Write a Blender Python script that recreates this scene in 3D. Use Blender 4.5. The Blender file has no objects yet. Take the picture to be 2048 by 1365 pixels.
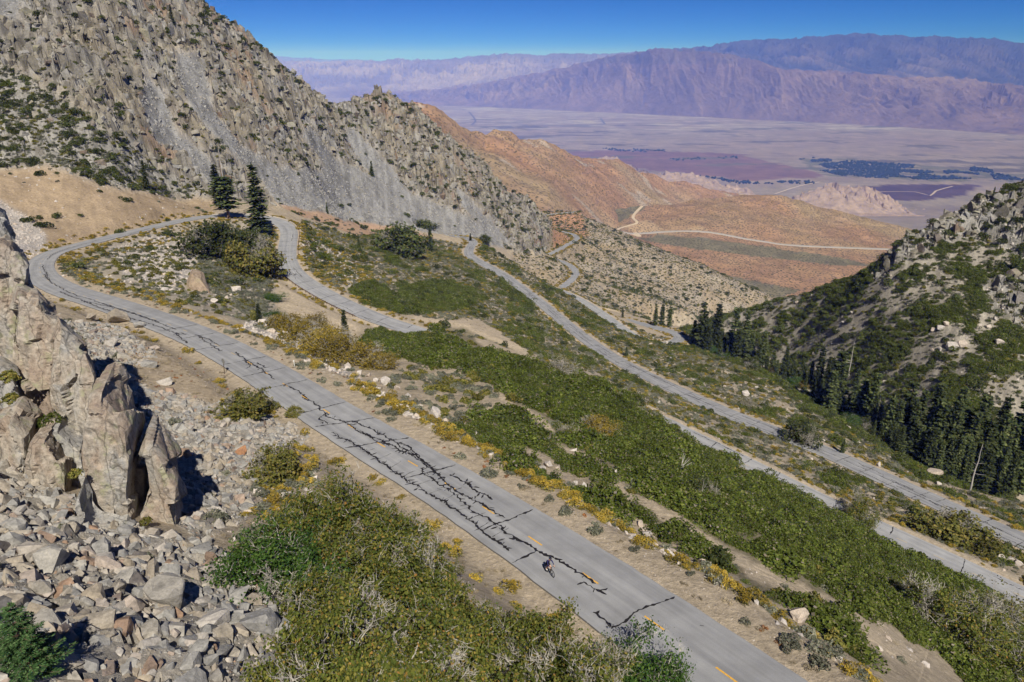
import bpy, bmesh, math, random
import numpy as np
from mathutils import Vector, Matrix, Euler

# ------------------------------------------------------------------ camera, sky, sun, exposure
SC = bpy.context.scene
COL = SC.collection
CZ = 1300.0                       # camera height above the far valley floor
FPX = 1394.0                      # focal length in pixels of a 2048 px wide picture
PITCH = math.atan((682.5 - 130.0) / FPX)

camd = bpy.data.cameras.new('camera')
camd.sensor_width = 36.0
camd.lens = FPX / 2048.0 * 36.0
camd.clip_start = 0.5
camd.clip_end = 200000.0
camo = bpy.data.objects.new('camera', camd)
camo.location = (0, 0, CZ)
camo.rotation_euler = (math.pi / 2 - PITCH, 0, 0)
COL.objects.link(camo)
SC.camera = camo

SUN_EL = math.radians(47.0)
SHADOW_AZ = math.radians(-12.0)    # shadows fall forward and to the left of straight ahead
sdir = Vector((math.sin(SHADOW_AZ) * math.cos(SUN_EL), math.cos(SHADOW_AZ) * math.cos(SUN_EL), -math.sin(SUN_EL)))
sund = bpy.data.lights.new('sun', 'SUN')
sund.energy = 5.0
sund.angle = math.radians(0.5)
sund.color = (1.0, 0.95, 0.87)
suno = bpy.data.objects.new('sun', sund)
suno.rotation_euler = sdir.to_track_quat('-Z', 'Y').to_euler()
suno.location = (0, -50, CZ + 200)
COL.objects.link(suno)

W = bpy.data.worlds.new('World')
SC.world = W
W.use_nodes = True
wn = W.node_tree.nodes
sky = wn.new('ShaderNodeTexSky')
sky.sky_type = 'NISHITA'
sky.sun_disc = False
sky.sun_elevation = SUN_EL
sky.sun_rotation = math.atan2(-sdir.x, -sdir.y)
sky.altitude = 4500.0
sky.air_density = 0.3
sky.dust_density = 0.0
sky.ozone_density = 4.0
wn['Background'].inputs['Strength'].default_value = 0.105
hsv = wn.new('ShaderNodeHueSaturation')
hsv.inputs['Saturation'].default_value = 1.38
W.node_tree.links.new(sky.outputs[0], hsv.inputs['Color'])
tintn = wn.new('ShaderNodeMix'); tintn.data_type = 'RGBA'; tintn.blend_type = 'MULTIPLY'
tintn.inputs[0].default_value = 1.0; tintn.inputs[7].default_value = (1.0, 0.84, 1.08, 1)
W.node_tree.links.new(hsv.outputs[0], tintn.inputs[6])
W.node_tree.links.new(tintn.outputs[2], wn['Background'].inputs['Color'])

SC.view_settings.view_transform = 'Standard'
SC.view_settings.look = 'None'
SC.view_settings.gamma = 1.0
SC.view_settings.exposure = 0.15
SC.view_settings.use_curve_mapping = False
SC.cycles.max_bounces = 6
SC.cycles.diffuse_bounces = 2
SC.cycles.transparent_max_bounces = 6
SC.cycles.volume_bounces = 0

rng = np.random.default_rng(7)
random.seed(7)

# ------------------------------------------------------------------ helpers
def col_lin(r, g, b):
    return (r, g, b, 1.0)

def mesh_obj(name, verts, faces, mat=None, parent=None, smooth=False, link=True):
    me = bpy.data.meshes.new(name)
    verts = np.asarray(verts, dtype=np.float32).reshape(-1, 3)
    if isinstance(faces, np.ndarray):
        k = faces.shape[1]
        me.vertices.add(len(verts)); me.vertices.foreach_set('co', verts.ravel())
        me.loops.add(faces.size); me.loops.foreach_set('vertex_index', faces.ravel().astype(np.int32))
        me.polygons.add(len(faces))
        me.polygons.foreach_set('loop_start', np.arange(0, faces.size, k, dtype=np.int32))
        me.update(calc_edges=True)
    else:
        me.from_pydata(verts.tolist(), [], faces)
        me.update()
    me.polygons.foreach_set('use_smooth', np.full(len(me.polygons), smooth, dtype=bool))
    if mat: me.materials.append(mat)
    o = bpy.data.objects.new(name, me)
    if link: COL.objects.link(o)
    if parent: o.parent = parent
    return o

def empty(name, loc=(0, 0, 0), rz=0.0):
    o = bpy.data.objects.new(name, None)
    o.location = loc; o.rotation_euler = (0, 0, rz)
    o.empty_display_size = 0.3
    COL.objects.link(o)
    return o

def tag(o, label=None, cat=None, group=None, kind=None):
    if label: o['label'] = label
    if cat: o['category'] = cat
    if group: o['group'] = group
    if kind: o['kind'] = kind
    return o

def vcol(o, arr, name='Col'):
    a = o.data.color_attributes.new(name, 'FLOAT_COLOR', 'POINT')
    c = np.ones((len(arr), 4), dtype=np.float32); c[:, :3] = arr
    a.data.foreach_set('color', c.ravel())

# ---- pixel (2048 x 1365 frame) to a ray, world to a pixel
CT, ST = math.cos(PITCH), math.sin(PITCH)
def ray(u, v):
    a = (u - 1024.0) / FPX; b = (v - 682.5) / FPX
    return np.array([a, CT - b * ST, -ST - b * CT])
def at_drop(u, v, H):
    r = ray(u, v); return r * (H / -r[2])
def at_dist(u, v, D):
    r = ray(u, v); return r * (D / r[1])        # D: metres straight ahead
def project(p):
    p = np.asarray(p)
    zc = p[..., 1] * CT - p[..., 2] * ST
    yc = p[..., 1] * ST + p[..., 2] * CT
    zc = np.maximum(zc, 1e-3)
    return 1024.0 + FPX * p[..., 0] / zc, 682.5 - FPX * yc / zc, zc

# ---- noise
def _hash(ix, iy, seed):
    h = (ix.astype(np.int64) * 374761393 + iy.astype(np.int64) * 668265263 + seed * 1442695041) & 0xFFFFFFFF
    h = ((h ^ (h >> 13)) * 1274126177) & 0xFFFFFFFF
    h = ((h ^ (h >> 16)) * 2246822519) & 0xFFFFFFFF
    return (h ^ (h >> 15)).astype(np.float64) / 4294967295.0
def vnoise(x, y, seed=0):
    ix = np.floor(x); iy = np.floor(y)
    fx = x - ix; fy = y - iy
    fx = fx * fx * fx * (fx * (fx * 6 - 15) + 10); fy = fy * fy * fy * (fy * (fy * 6 - 15) + 10)
    ix = ix.astype(np.int64); iy = iy.astype(np.int64)
    a = _hash(ix, iy, seed); b = _hash(ix + 1, iy, seed)
    c = _hash(ix, iy + 1, seed); d = _hash(ix + 1, iy + 1, seed)
    return (a + (b - a) * fx) * (1 - fy) + (c + (d - c) * fx) * fy
def fbm(x, y, oct=4, seed=0, gain=0.5):
    s = 0.0; amp = 1.0; tot = 0.0
    for o in range(oct):
        s = s + amp * (vnoise(x, y, seed + o * 17) - 0.5); tot += amp * 0.5
        x, y = x * 1.87 + y * 0.66 + 11.3, y * 1.87 - x * 0.66 - 7.1
        amp *= gain
    return s / tot
def ridged(x, y, oct=4, seed=0, gain=0.5):
    s = 0.0; amp = 1.0; tot = 0.0
    for o in range(oct):
        s = s + amp * (1 - np.abs(2 * vnoise(x, y, seed + o * 31) - 1)); tot += amp
        x, y = x * 1.87 + y * 0.66 + 5.3, y * 1.87 - x * 0.66 - 3.1
        amp *= gain
    return s / tot
def facets(x, y, seed=0, tilt=1.0):
    """cellular field of tilted blocks, returns height and cell id"""
    ix = np.floor(x).astype(np.int64); iy = np.floor(y).astype(np.int64)
    best = np.full(x.shape, 1e9); h = np.zeros(x.shape); cid = np.zeros(x.shape)
    for dx in (-1, 0, 1):
        for dy in (-1, 0, 1):
            jx = ix + dx; jy = iy + dy
            cx = jx + 0.15 + 0.7 * _hash(jx, jy, seed); cy = jy + 0.15 + 0.7 * _hash(jx, jy, seed + 1)
            rx = x - cx; ry = y - cy
            d = rx * rx + ry * ry
            t1 = (_hash(jx, jy, seed + 2) - 0.5) * 2 * tilt; t2 = (_hash(jx, jy, seed + 3) - 0.5) * 2 * tilt
            hh = _hash(jx, jy, seed + 4) + t1 * rx + t2 * ry
            m = d < best
            best = np.where(m, d, best); h = np.where(m, hh, h); cid = np.where(m, _hash(jx, jy, seed + 5), cid)
    return h, cid
def sstep(a, b, x):
    t = np.clip((x - a) / (b - a), 0, 1); return t * t * (3 - 2 * t)
def inpoly(u, v, poly):
    poly = np.asarray(poly, float)
    ins = np.zeros(u.shape, bool)
    bb = (u >= poly[:, 0].min()) & (u <= poly[:, 0].max()) & (v >= poly[:, 1].min()) & (v <= poly[:, 1].max())
    if not bb.any(): return ins
    uu = u[bb]; vv = v[bb]; r = np.zeros(uu.shape, bool)
    n = len(poly)
    for i in range(n):
        x1, y1 = poly[i]; x2, y2 = poly[(i + 1) % n]
        if y1 == y2: continue
        c = ((y1 > vv) != (y2 > vv)) & (uu < (x2 - x1) * (vv - y1) / (y2 - y1) + x1)
        r ^= c
    ins[bb] = r
    return ins

# ---- materials
def new_mat(name, rough=0.9, spec=0.15):
    m = bpy.data.materials.new(name); m.use_nodes = True
    nt = m.node_tree; b = nt.nodes['Principled BSDF']
    b.inputs['Roughness'].default_value = rough
    b.inputs['Specular IOR Level'].default_value = spec
    return m, nt, b
def nd(nt, typ, **kw):
    n = nt.nodes.new(typ)
    for k, v in kw.items(): setattr(n, k, v)
    return n
def ramp(nt, fac, stops):
    r = nd(nt, 'ShaderNodeValToRGB')
    el = r.color_ramp.elements
    while len(el) < len(stops): el.new(0.5)
    for e, (p, c) in zip(el, stops):
        e.position = p; e.color = c if len(c) == 4 else (*c, 1)
    nt.links.new(fac, r.inputs[0]); return r.outputs[0]
def texnoise(nt, scale, detail=4, rough=0.6, vec=None, w=None):
    n = nd(nt, 'ShaderNodeTexNoise'); n.inputs['Scale'].default_value = scale
    n.inputs['Detail'].default_value = detail; n.inputs['Roughness'].default_value = rough
    if vec is not None: nt.links.new(vec, n.inputs['Vector'])
    return n.outputs['Fac']
def mixc(nt, a, b, fac, mode='MIX'):
    m = nd(nt, 'ShaderNodeMix', data_type='RGBA', blend_type=mode)
    for sock, val in ((m.inputs[0], fac), (m.inputs[6], a), (m.inputs[7], b)):
        if hasattr(val, 'is_output'): nt.links.new(val, sock)
        else: sock.default_value = val if not isinstance(val, tuple) or len(val) == 4 else (*val, 1)
    return m.outputs[2]
def bump(nt, b, h, strength, dist):
    n = nd(nt, 'ShaderNodeBump'); n.inputs['Strength'].default_value = strength; n.inputs['Distance'].default_value = dist
    nt.links.new(h, n.inputs['Height']); nt.links.new(n.outputs[0], b.inputs['Normal'])
# ------------------------------------------------------------------ roads: picture point and drop below the camera
L1 = [(1720,1545,36.8),(1600,1460,37.5),(1500,1385,38),(1286,1230,39),(1010,1042,41),(855,945,42.5),(754,886,43.3),(642,817,44.3),(570,770,45.4),(490,721,46.6),(395,672,48),
 (288,631,49.5),(200,602,51),(130,580,52.3),(88,556,53.6),(78,532,54.8),(100,508,56),(150,493,57.3),(220,475,58.6),(300,456,60),(350,444,61.2),
 (400,435,62.3),(450,431,63.5),(500,432,65),(540,437,66.3),(568,448,67.5),(579,463,68.5),(577,480,69.3),(574,500,70),(574,520,70.8),(582,540,71.6),
 (600,557,72.4),(640,583,73.6),(700,614,75.2),(760,640,76.8),(815,657,78.3),(860,671,79.5),(950,702,81.6),(1050,738,83.5),(1140,764,84.9),(1208,792,86),
 (1289,829,87.5),(1373,871,88.7),(1466,917,90),(1569,969,91.2),(1750,1057,93.5),(1889,1120,95),(1964,1156,96),(2100,1220,97.5),(2250,1290,99)]
L3 = [(2250,1175,98.5),(2120,1115,100.5),(2048,1083,101.5),(1830,985,105),(1700,925,107),(1590,878,109),(1500,845,110.5),(1400,802,112),(1290,750,114),(1220,712,116),
 (1150,662,118.5),(1080,605,121.5),(1030,567,124),(1000,546,125.3),(965,527,126.7),(938,510,128),(940,495,129),(948,485,130),(938,478,131),(915,474,132.5),(880,473,134),(850,474,135.5)]
L4 = [(1020,556,140),(1045,562,141),(1075,568,142),(1110,578,143.5),(1160,600,146),(1200,625,148),(1232,648,150),(1260,668,152),(1305,690,155),(1348,686,157),(1362,675,158.5),(1345,664,160),(1308,655,162),(1282,648,164),(1250,640,166)]
L6 = [(1095,592,180),(1121,577,182),(1140,563,184),(1152,548,186),(1145,535,188),(1125,524,190),(1100,516,192)]
L7 = [(1075,522,198),(1102,508,201),(1130,493,206),(1153,479,211),(1152,473,214),(1140,467,217),(1120,463,219)]
L8 = [(1075,434,231),(1100,429,232.5),(1130,426,234),(1152,424,236)]

def catmull(P, step):
    P = np.asarray(P, float); out = []
    for i in range(len(P) - 1):
        p0 = P[max(i - 1, 0)]; p1 = P[i]; p2 = P[i + 1]; p3 = P[min(i + 2, len(P) - 1)]
        n = max(2, int(np.linalg.norm(p2 - p1) / step))
        for k in range(n):
            t = k / n
            out.append(0.5 * ((2 * p1) + (-p0 + p2) * t + (2 * p0 - 5 * p1 + 4 * p2 - p3) * t * t + (-p0 + 3 * p1 - 3 * p2 + p3) * t ** 3))
    out.append(P[-1]); return np.array(out)
def road_line(L, step=1.2, sm=9):
    w = np.array([at_drop(*p) for p in L])
    c = catmull(w, step)
    # even spacing, then smoothed
    s = np.r_[0, np.cumsum(np.linalg.norm(np.diff(c[:, :2], axis=0), axis=1))]
    n = int(s[-1] / step); t = np.linspace(0, s[-1], n)
    c = np.stack([np.interp(t, s, c[:, k]) for k in range(3)], 1)
    for _ in range(3):
        pad = np.pad(c, ((sm, sm), (0, 0)), mode='reflect', reflect_type='odd')
        c = np.stack([np.convolve(pad[:, k], np.ones(2 * sm + 1) / (2 * sm + 1), 'valid') for k in range(3)], 1)
    return c
ROADS = {'L1': (road_line(L1, 1.0, 5), 3.7), 'L3': (road_line(L3, 1.5, 4), 3.55), 'L4': (road_line(L4, 2.0, 3), 3.5),
         'L6': (road_line(L6, 2.0, 3), 3.5), 'L7': (road_line(L7, 2.5, 3), 3.5), 'L8': (road_line(L8, 3.0, 2), 3.5)}

# ------------------------------------------------------------------ ground control points
CP = []
def H_(*a):
    for u, v, H in a: CP.append(at_drop(u, v, H))
def D_(*a):
    for u, v, D in a: CP.append(at_dist(u, v, D))
def X_(*a):
    for p in a: CP.append(np.array(p, float))
for k, (c, w) in ROADS.items():
    st = {'L1': 9, 'L3': 9, 'L4': 9, 'L6': 9, 'L7': 9, 'L8': 9}[k]
    for i in range(0, len(c), st): CP.append(c[i])
# uphill side of the upper road, talus and foot of the pillars
H_((480,830,42.5),(400,800,42),(300,700,45),(200,645,48),(350,900,38),(430,960,36.5),(560,960,38.5),(640,930,40.5),(480,1060,33),(420,1100,31),
   (600,1150,34),(850,1050,38.5),(1000,1180,37.5),(900,1250,33),(1200,1330,36),(700,1300,29),(500,1250,27),(300,1150,27),(250,1060,29),(100,1000,28),
   (0,950,27),(100,1150,25),(50,1300,21),(300,1300,23.5),(300,800,41),(120,800,37),(560,860,42.5),(1330,1350,37.3),(740,960,41))
X_((-40,10,-14),(-60,40,-18),(-75,75,-26),(-110,115,-36),(-150,150,-44),(-190,190,-42),(-240,200,-25),(-160,90,-20),(-120,40,-5),(0,8,-22),(30,12,-33),(70,20,-70),(110,40,-98),
   (150,60,-118),(200,100,-128),(260,120,-100),(-330,260,10),(-360,150,30))
# berm below the upper road, mound that hides part of the second leg
H_((1420,1180,40.6),(1500,1050,48),(1500,980,65.5),(1150,1020,42.6),(1650,1330,40.5),(1800,1280,57),(1950,1200,82),(1000,900,45),(900,845,45.5),(760,800,45.6),(650,735,47.6),(900,760,50.5),(1300,1080,45.3),
   (560,690,50))
D_((900,662,150),(1000,692,135),(1060,720,125),(1140,757,120),(1250,815,115),(1400,890,118),(740,705,140),(820,672,150))
H_((690,690,70),(620,685,65),(950,662,81.5),(1000,682,82.5),(900,642,80),(865,632,79.5),(1060,708,84.5))
# inside the loop
H_((400,550,62),(500,600,66),(300,540,58.5),(200,530,56.5),(420,490,65),(500,500,68.5),(560,620,68.5),(450,640,55.5),(330,590,53.5),(520,560,69.5))
# between the second and third leg
H_((850,580,88),(800,500,97),(700,480,87),(650,450,85),(620,520,77),(1000,600,107),(900,520,112),(750,540,86),(820,450,118),(700,440,100),(600,425,80),(560,415,72),(500,415,66.5),(400,420,63),
   (930,600,97),(1150,720,104),(1400,830,104),(1700,960,101))
# knob between third and fourth leg
H_((1000,522,128),(1030,532,129),(1060,550,133),(980,500,130))
# down to the canyon edge
H_((1650,830,125),(1850,960,118),(2048,1010,120),(1500,730,135),(1400,700,150),(1300,700,128),(1750,900,121),(2120,1060,119),(1570,780,130))
# canyon floor
H_((2048,960,146),(1950,950,145),(1850,930,142),(1740,850,149),(1650,790,155),(1560,745,160),(1500,715,165),(1390,662,172),(2200,1000,146))
# far canyon wall, its ridge and the drop behind
D_((2048,370,380),(1950,408,368),(1850,455,358),(1790,498,352),(1740,545,362),(1650,575,380),(1560,600,404),(1490,618,425),(1420,640,452),(1370,655,490),(2200,330,390),(2048,650,288),(1900,650,291),
   (1750,680,315),(1600,680,372),(1900,800,250),(2048,800,243),(1900,520,335),(2048,500,328))
X_((420,440,-140),(270,500,-250),(190,600,-330),(380,280,-50),(520,460,-150),(290,680,-400),(450,760,-470))
for u, v, D in ((2048,370,380),(1950,408,368),(1850,455,358),(1790,498,352),(1740,545,362),(1650,575,380),(1560,600,404),(1490,618,425),(1420,640,452)):
    q = at_dist(u, v, D)
    for k, dz in ((1.09, 16), (1.25, 70)): CP.append(np.array([q[0] * k, q[1] * k, q[2] * k - dz]))
# slope beyond, with the lower legs
D_((1150,424,1215),(1290,490,1150),(1420,545,1080),(1560,600,1000),(1450,600,900))
H_((1300,560,268),(1200,500,240),(1350,620,262),(1250,600,215),(1300,642,205),(1400,642,240),(1180,560,205),(1200,470,236))
X_((250,1300,-420),(480,1250,-520),(600,900,-480),(100,1500,-400),(0,1500,-380),(-200,1400,-300))
# left mountain: foot, two points up the face, crest, fall behind
def face(uf, vf, Hf, uc, vc, Dc, back=True):
    a = at_drop(uf, vf, Hf); b = at_dist(uc, vc, Dc)
    for t in (0.0, 0.33, 0.66, 1.0):
        p = a + (b - a) * t; p[2] -= 5.0 * math.sin(t * math.pi); CP.append(p)
    n = (b - a); n = n / np.linalg.norm(n[:2])
    if back: CP.append(b + np.array([n[0] * 110, n[1] * 110, -45.0]))
    else: CP.append(b + np.array([n[0] * 150, n[1] * 150, 95.0]))
face(0,318,36, 0,0,415, False)
face(200,380,47, 200,0,425, False)
face(340,402,60.5, 330,0,500)
face(430,408,65, 430,52,512)
face(520,408,73, 520,112,545)
face(600,418,81, 605,165,592)
face(690,440,106, 690,216,640)
face(740,448,112, 738,206,668)
face(800,462,124, 780,186,690)
face(860,466,131, 850,250,680)
face(930,478,138, 900,292,690)
face(1010,500,160, 985,345,740)
face(1080,512,192, 1060,402,830)
face(1085,470,212, 1080,425,960)
X_((-450,420,120),(-420,560,180),(-420,330,70))
CP = np.array(CP)

# merge near duplicates
keep = []
for i in range(len(CP)):
    d = np.hypot(CP[i, 0], CP[i, 1])
    if all(np.hypot(*(CP[i, :2] - CP[j, :2])) > 0.012 * d for j in keep): keep.append(i)
CP = CP[keep]
SOFT = 0.02
def rbf_fit(P):
    n = len(P); d = np.hypot(P[:, 0], P[:, 1])
    r = np.sqrt((P[:, None, 0] - P[None, :, 0]) ** 2 + (P[:, None, 1] - P[None, :, 1]) ** 2 + (SOFT * d[None, :]) ** 2 + 4.0)
    A = np.zeros((n + 3, n + 3)); A[:n, :n] = r + np.diag(-0.004 * d)
    A[:n, n] = 1; A[:n, n + 1:] = P[:, :2] / 100; A[n, :n] = 1; A[n + 1:, :n] = P[:, :2].T / 100
    w = np.linalg.solve(A, np.r_[P[:, 2], 0, 0, 0]); return w
RW = rbf_fit(CP)
_cd2 = ((SOFT * np.hypot(CP[:, 0], CP[:, 1])) ** 2 + 4.0).astype(np.float32)
def rbf_eval(x, y):
    sh = x.shape; x = x.ravel().astype(np.float32); y = y.ravel().astype(np.float32)
    out = np.empty(len(x)); px = CP[:, 0].astype(np.float32); py = CP[:, 1].astype(np.float32); w = RW[:-3].astype(np.float32)
    for i in range(0, len(x), 20000):
        xs = x[i:i + 20000, None]; ys = y[i:i + 20000, None]
        out[i:i + 20000] = np.sqrt((xs - px) ** 2 + (ys - py) ** 2 + _cd2) @ w
    return (out + RW[-3] + RW[-2] * x / 100 + RW[-1] * y / 100).reshape(sh)

# ------------------------------------------------------------------ ground sheet: fine near the roads, coarser far off
QUICK = False
az = np.concatenate([np.radians(np.linspace(-62, -38, 60, endpoint=False)), np.radians(np.linspace(-38, 38, 900)), np.radians(np.linspace(38, 62, 61)[1:])])
rr = np.concatenate([np.geomspace(9, 60, 190, endpoint=False), np.geomspace(60, 380, 360, endpoint=False), np.geomspace(380, 860, 320, endpoint=False), np.geomspace(860, 1600, 90)])
NR, NA = len(rr), len(az)
GX = rr[:, None] * np.sin(az)[None, :]; GY = rr[:, None] * np.cos(az)[None, :]
# smooth base on a coarse copy of the sheet, then interpolated
def base_grid():
    ri = np.unique(np.r_[np.arange(0, NR, 3), NR - 1]); ai = np.unique(np.r_[np.arange(0, NA, 3), NA - 1])
    Zc = rbf_eval(GX[np.ix_(ri, ai)], GY[np.ix_(ri, ai)])
    t = np.empty((NR, len(ai)))
    for j in range(len(ai)): t[:, j] = np.interp(np.arange(NR), ri, Zc[:, j])
    Z = np.empty((NR, NA))
    for i in range(NR): Z[i] = np.interp(np.arange(NA), ai, t[i])
    return Z
GZ = base_grid()
# ------------------------------------------------------------------ what covers the ground where
GU, GV, _ = project(np.stack([GX, GY, GZ], -1))
GD = np.hypot(GX, GY)
wob = np.clip(3000.0 / GD, 3.5, 22.0)
JU = GU + wob * fbm(GX / (0.03 * GD + 1.2), GY / (0.03 * GD + 1.2), 3, 5)
JV = GV + 0.7 * wob * fbm(GX / (0.03 * GD + 1.2), GY / (0.03 * GD + 1.2), 3, 9)
def area(*polys, dmax=1e9, dmin=0):
    m = np.zeros(GU.shape, bool)
    for p in polys: m |= inpoly(JU, JV, p)
    return m & (GD < dmax) & (GD > dmin)
MTN = area([(-1500,-1500),(1200,-1500),(1200,380),(1105,440),(1085,512),(1000,492),(930,477),(880,466),(800,455),(690,436),(600,414),(520,404),(430,402),(330,385),(200,330),(100,280),(-1500,100)], dmax=1050, dmin=240)
TALUS = area([(535,330),(620,335),(700,325),(770,365),(850,395),(930,430),(1000,475),(1010,497),(930,479),(880,468),(800,457),(690,438),(600,416),(550,405),(515,350)],
             [(290,150),(330,200),(350,270),(400,300),(470,390),(440,402),(370,330),(310,290),(280,210)],
             [(355,105),(400,115),(425,190),(425,220),(480,285),(570,345),(520,355),(440,285),(380,215),(350,150)],
             [(700,250),(745,290),(795,350),(835,400),(780,385),(715,320),(685,270)],
             [(905,365),(965,430),(1035,492),(1000,482),(925,420)], [(-300,-100),(45,-60),(40,40),(-300,80)],
             [(620,250),(660,300),(720,360),(690,370),(630,310),(600,260)], dmin=240, dmax=1000)
LOWMIX = area([(-900,100),(0,130),(150,215),(300,325),(440,402),(330,394),(200,366),(100,330),(0,335),(-900,310)], dmin=200, dmax=600)
SANDSLOPE = area([(-900,300),(0,338),(100,325),(230,362),(330,392),(455,412),(420,430),(330,449),(200,480),(100,506),(60,480),(-50,430),(-900,420)], dmin=150, dmax=420)
PALETALUS = area([(-600,370),(0,402),(48,430),(95,470),(98,500),(60,518),(0,500),(-600,500)], [(215,505),(330,466),(405,500),(385,560),(362,590),(260,560)],
                 [(640,470),(690,510),(750,580),(700,580),(650,540),(612,500)], [(480,660),(520,640),(720,760),(860,850),(820,850),(700,770)], dmin=60, dmax=420)
NEARTALUS = area([(-700,820),(0,880),(60,960),(250,1040),(390,1090),(480,1110),(560,1230),(640,1330),(600,1600),(-700,1600)],
                 [(110,600),(200,620),(270,680),(320,700),(250,730),(300,780),(390,800),(500,800),(560,830),(620,860),(560,900),(520,960),(480,1040),(400,1100),(300,1000),(200,850),(100,700)], dmax=150)
NEARSAND = area([(230,700),(330,690),(440,745),(520,790),(420,800),(330,790),(260,740)], dmax=150)
FOOTORANGE = area([(550,404),(700,438),(830,463),(868,478),(850,502),(780,492),(700,464),(600,434)], dmin=300, dmax=650)
L2SAND = area([(553,545),(600,582),(700,637),(722,652),(705,682),(640,672),(590,642),(548,600)], [(820,628),(905,622),(980,650),(1075,715),(1085,745),(1040,730),(960,700),(880,665),(830,660)], dmin=130, dmax=300)
STRIP = area([(989,783),(1047,816),(1100,862),(1137,892),(1188,925),(1226,952),(1260,973),(1308,1007),(1359,1039),(1410,1067),(1448,1091),(1478,1115),(1530,1139),(1581,1163),(1657,1192),(1629,1213),(1581,1194),(1547,1177),(1495,1157),(1461,1125),(1410,1087),(1362,1060),(1308,1030),(1266,1000),(1222,966),(1171,924),(1090,868),(1000,806)],
             [(1700,1225),(1748,1256),(1789,1283),(1840,1316),(1809,1325),(1755,1322),(1714,1288),(1693,1253)], dmax=150)
GREEN = area([(705,588),(739,564),(753,571),(784,588),(828,571),(893,564),(945,582),(945,614),(876,628),(828,628),(791,624),(739,611)],
             [(719,695),(739,663),(774,655),(859,650),(928,660),(996,690),(1064,718),(1078,735),(1133,756),(1200,783),(1300,843),(1380,886),(1430,918),(1500,953),(1560,983),(1640,1013),(1700,1048),(1800,1093),(1900,1143),(2048,1218),(2200,1290),(2200,1500),(1950,1400),(1900,1345),(1850,1300),(1780,1262),(1700,1215),(1600,1165),(1480,1108),(1360,1035),(1260,970),(1140,890),(1050,818),(985,775),(900,735),(800,715)],
             [(973,831),(1000,819),(1037,838),(1083,867),(1112,892),(1199,955),(1224,975),(1199,984),(1145,947),(1079,906),(1029,882),(979,852)],
             [(912,850),(938,833),(979,850),(979,868),(1021,900),(1079,922),(1083,945),(1128,975),(1164,986),(1240,1020),(1240,1042),(1205,1033),(1171,1010),(1124,998),(1062,960),(1000,906),(938,868)],
             [(1249,985),(1308,1018),(1359,1054),(1410,1088),(1455,1116),(1478,1136),(1513,1157),(1547,1175),(1632,1210),(1699,1233),(1704,1275),(1740,1303),(1782,1328),(1755,1331),(1714,1318),(1659,1284),(1612,1236),(1547,1203),(1496,1176),(1461,1149),(1393,1115),(1335,1077),(1294,1047),(1249,1016)], dmax=330)
RIGHTWALL = area([(1365,662),(1420,636),(1490,614),(1560,596),(1650,570),(1740,540),(1790,490),(1850,445),(1950,400),(2048,360),(2600,200),(2600,1100),(2048,1000),(1850,960),(1700,870),(1560,770),(1400,690)], dmin=170, dmax=520)
RIGHTROCK = area([(1740,552),(1790,488),(1850,440),(1950,395),(2048,355),(2600,200),(2600,560),(2048,520),(1950,470),(1880,490),(1810,520),(1765,560)], [(1960,560),(2048,540),(2300,520),(2300,700),(2048,660),(1980,620)], dmin=170, dmax=480)
SLOPE23 = area([(600,440),(700,470),(800,470),(930,490),(965,525),(1080,605),(1220,712),(1400,802),(1590,878),(1830,985),(2048,1083),(2300,1200),(2300,1300),(2048,1180),(1750,1050),(1466,910),(1289,822),(1140,756),(1050,700),(960,640),(880,640),(760,620),(650,570),(590,520),(590,470)], dmin=90, dmax=600)
SLOPE34 = area([(970,490),(1075,560),(1160,595),(1232,645),(1282,660),(1370,690),(1500,735),(1650,835),(1850,965),(2048,1015),(2300,1100),(2300,1200),(2048,1083),(1830,985),(1590,878),(1400,802),(1220,712),(1080,605),(1000,548),(950,500)], dmin=90, dmax=600)
LOOP = area([(100,540),(200,500),(330,462),(450,440),(540,445),(560,470),(555,520),(555,600),(540,660),(600,700),(480,650),(380,610),(250,590),(140,570)], dmin=90, dmax=360)
LOOPSAGE = area([(395,490),(470,455),(545,470),(550,540),(520,640),(460,620),(400,570)], dmin=90, dmax=360)
FARSLOPE = (GD > 520) & (GX > 0) & ~MTN

# ------------------------------------------------------------------ distance to the roads
RDIST = np.full(GX.shape, 1e3, np.float32); RLAT = np.zeros(GX.shape, np.float32); RZ = np.zeros(GX.shape, np.float32)
RHW = np.full(GX.shape, 3.6, np.float32); RID = np.full(GX.shape, -1, np.int8); RS = np.zeros(GX.shape, np.float32)
lr = np.log(rr)
for ki, (k, (c, hw)) in enumerate(ROADS.items()):
    tang = np.gradient(c[:, :2], axis=0); tang /= np.linalg.norm(tang, axis=1)[:, None]
    REACH = 17.0
    for i in range(len(c)):
        x, y, z = c[i]; D = math.hypot(x, y); A = math.atan2(x, y)
        r0 = np.searchsorted(rr, D - REACH); r1 = np.searchsorted(rr, D + REACH)
        da = REACH / max(D, 20); a0 = np.searchsorted(az, A - da); a1 = np.searchsorted(az, A + da)
        if r0 >= r1 or a0 >= a1: continue
        sl = (slice(r0, r1), slice(a0, a1))
        dx = GX[sl] - x; dy = GY[sl] - y; d = np.sqrt(dx * dx + dy * dy)
        along = dx * tang[i, 0] + dy * tang[i, 1]; lat = dx * tang[i, 1] - dy * tang[i, 0]
        m = d < RDIST[sl]
        RDIST[sl][m] = d[m]; RLAT[sl][m] = lat[m]; RHW[sl][m] = hw; RID[sl][m] = ki; RS[sl][m] = i
        j = min(i + 1, len(c) - 1); j0 = max(i - 1, 0)
        dzds = (c[j, 2] - c[j0, 2]) / max(1e-6, np.linalg.norm(c[j, :2] - c[j0, :2]))
        RZ[sl][m] = (z + dzds * along)[m]
EDGE = RDIST - RHW                                   # metres beyond the pavement edge
c1 = ROADS['L1'][0]
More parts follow.
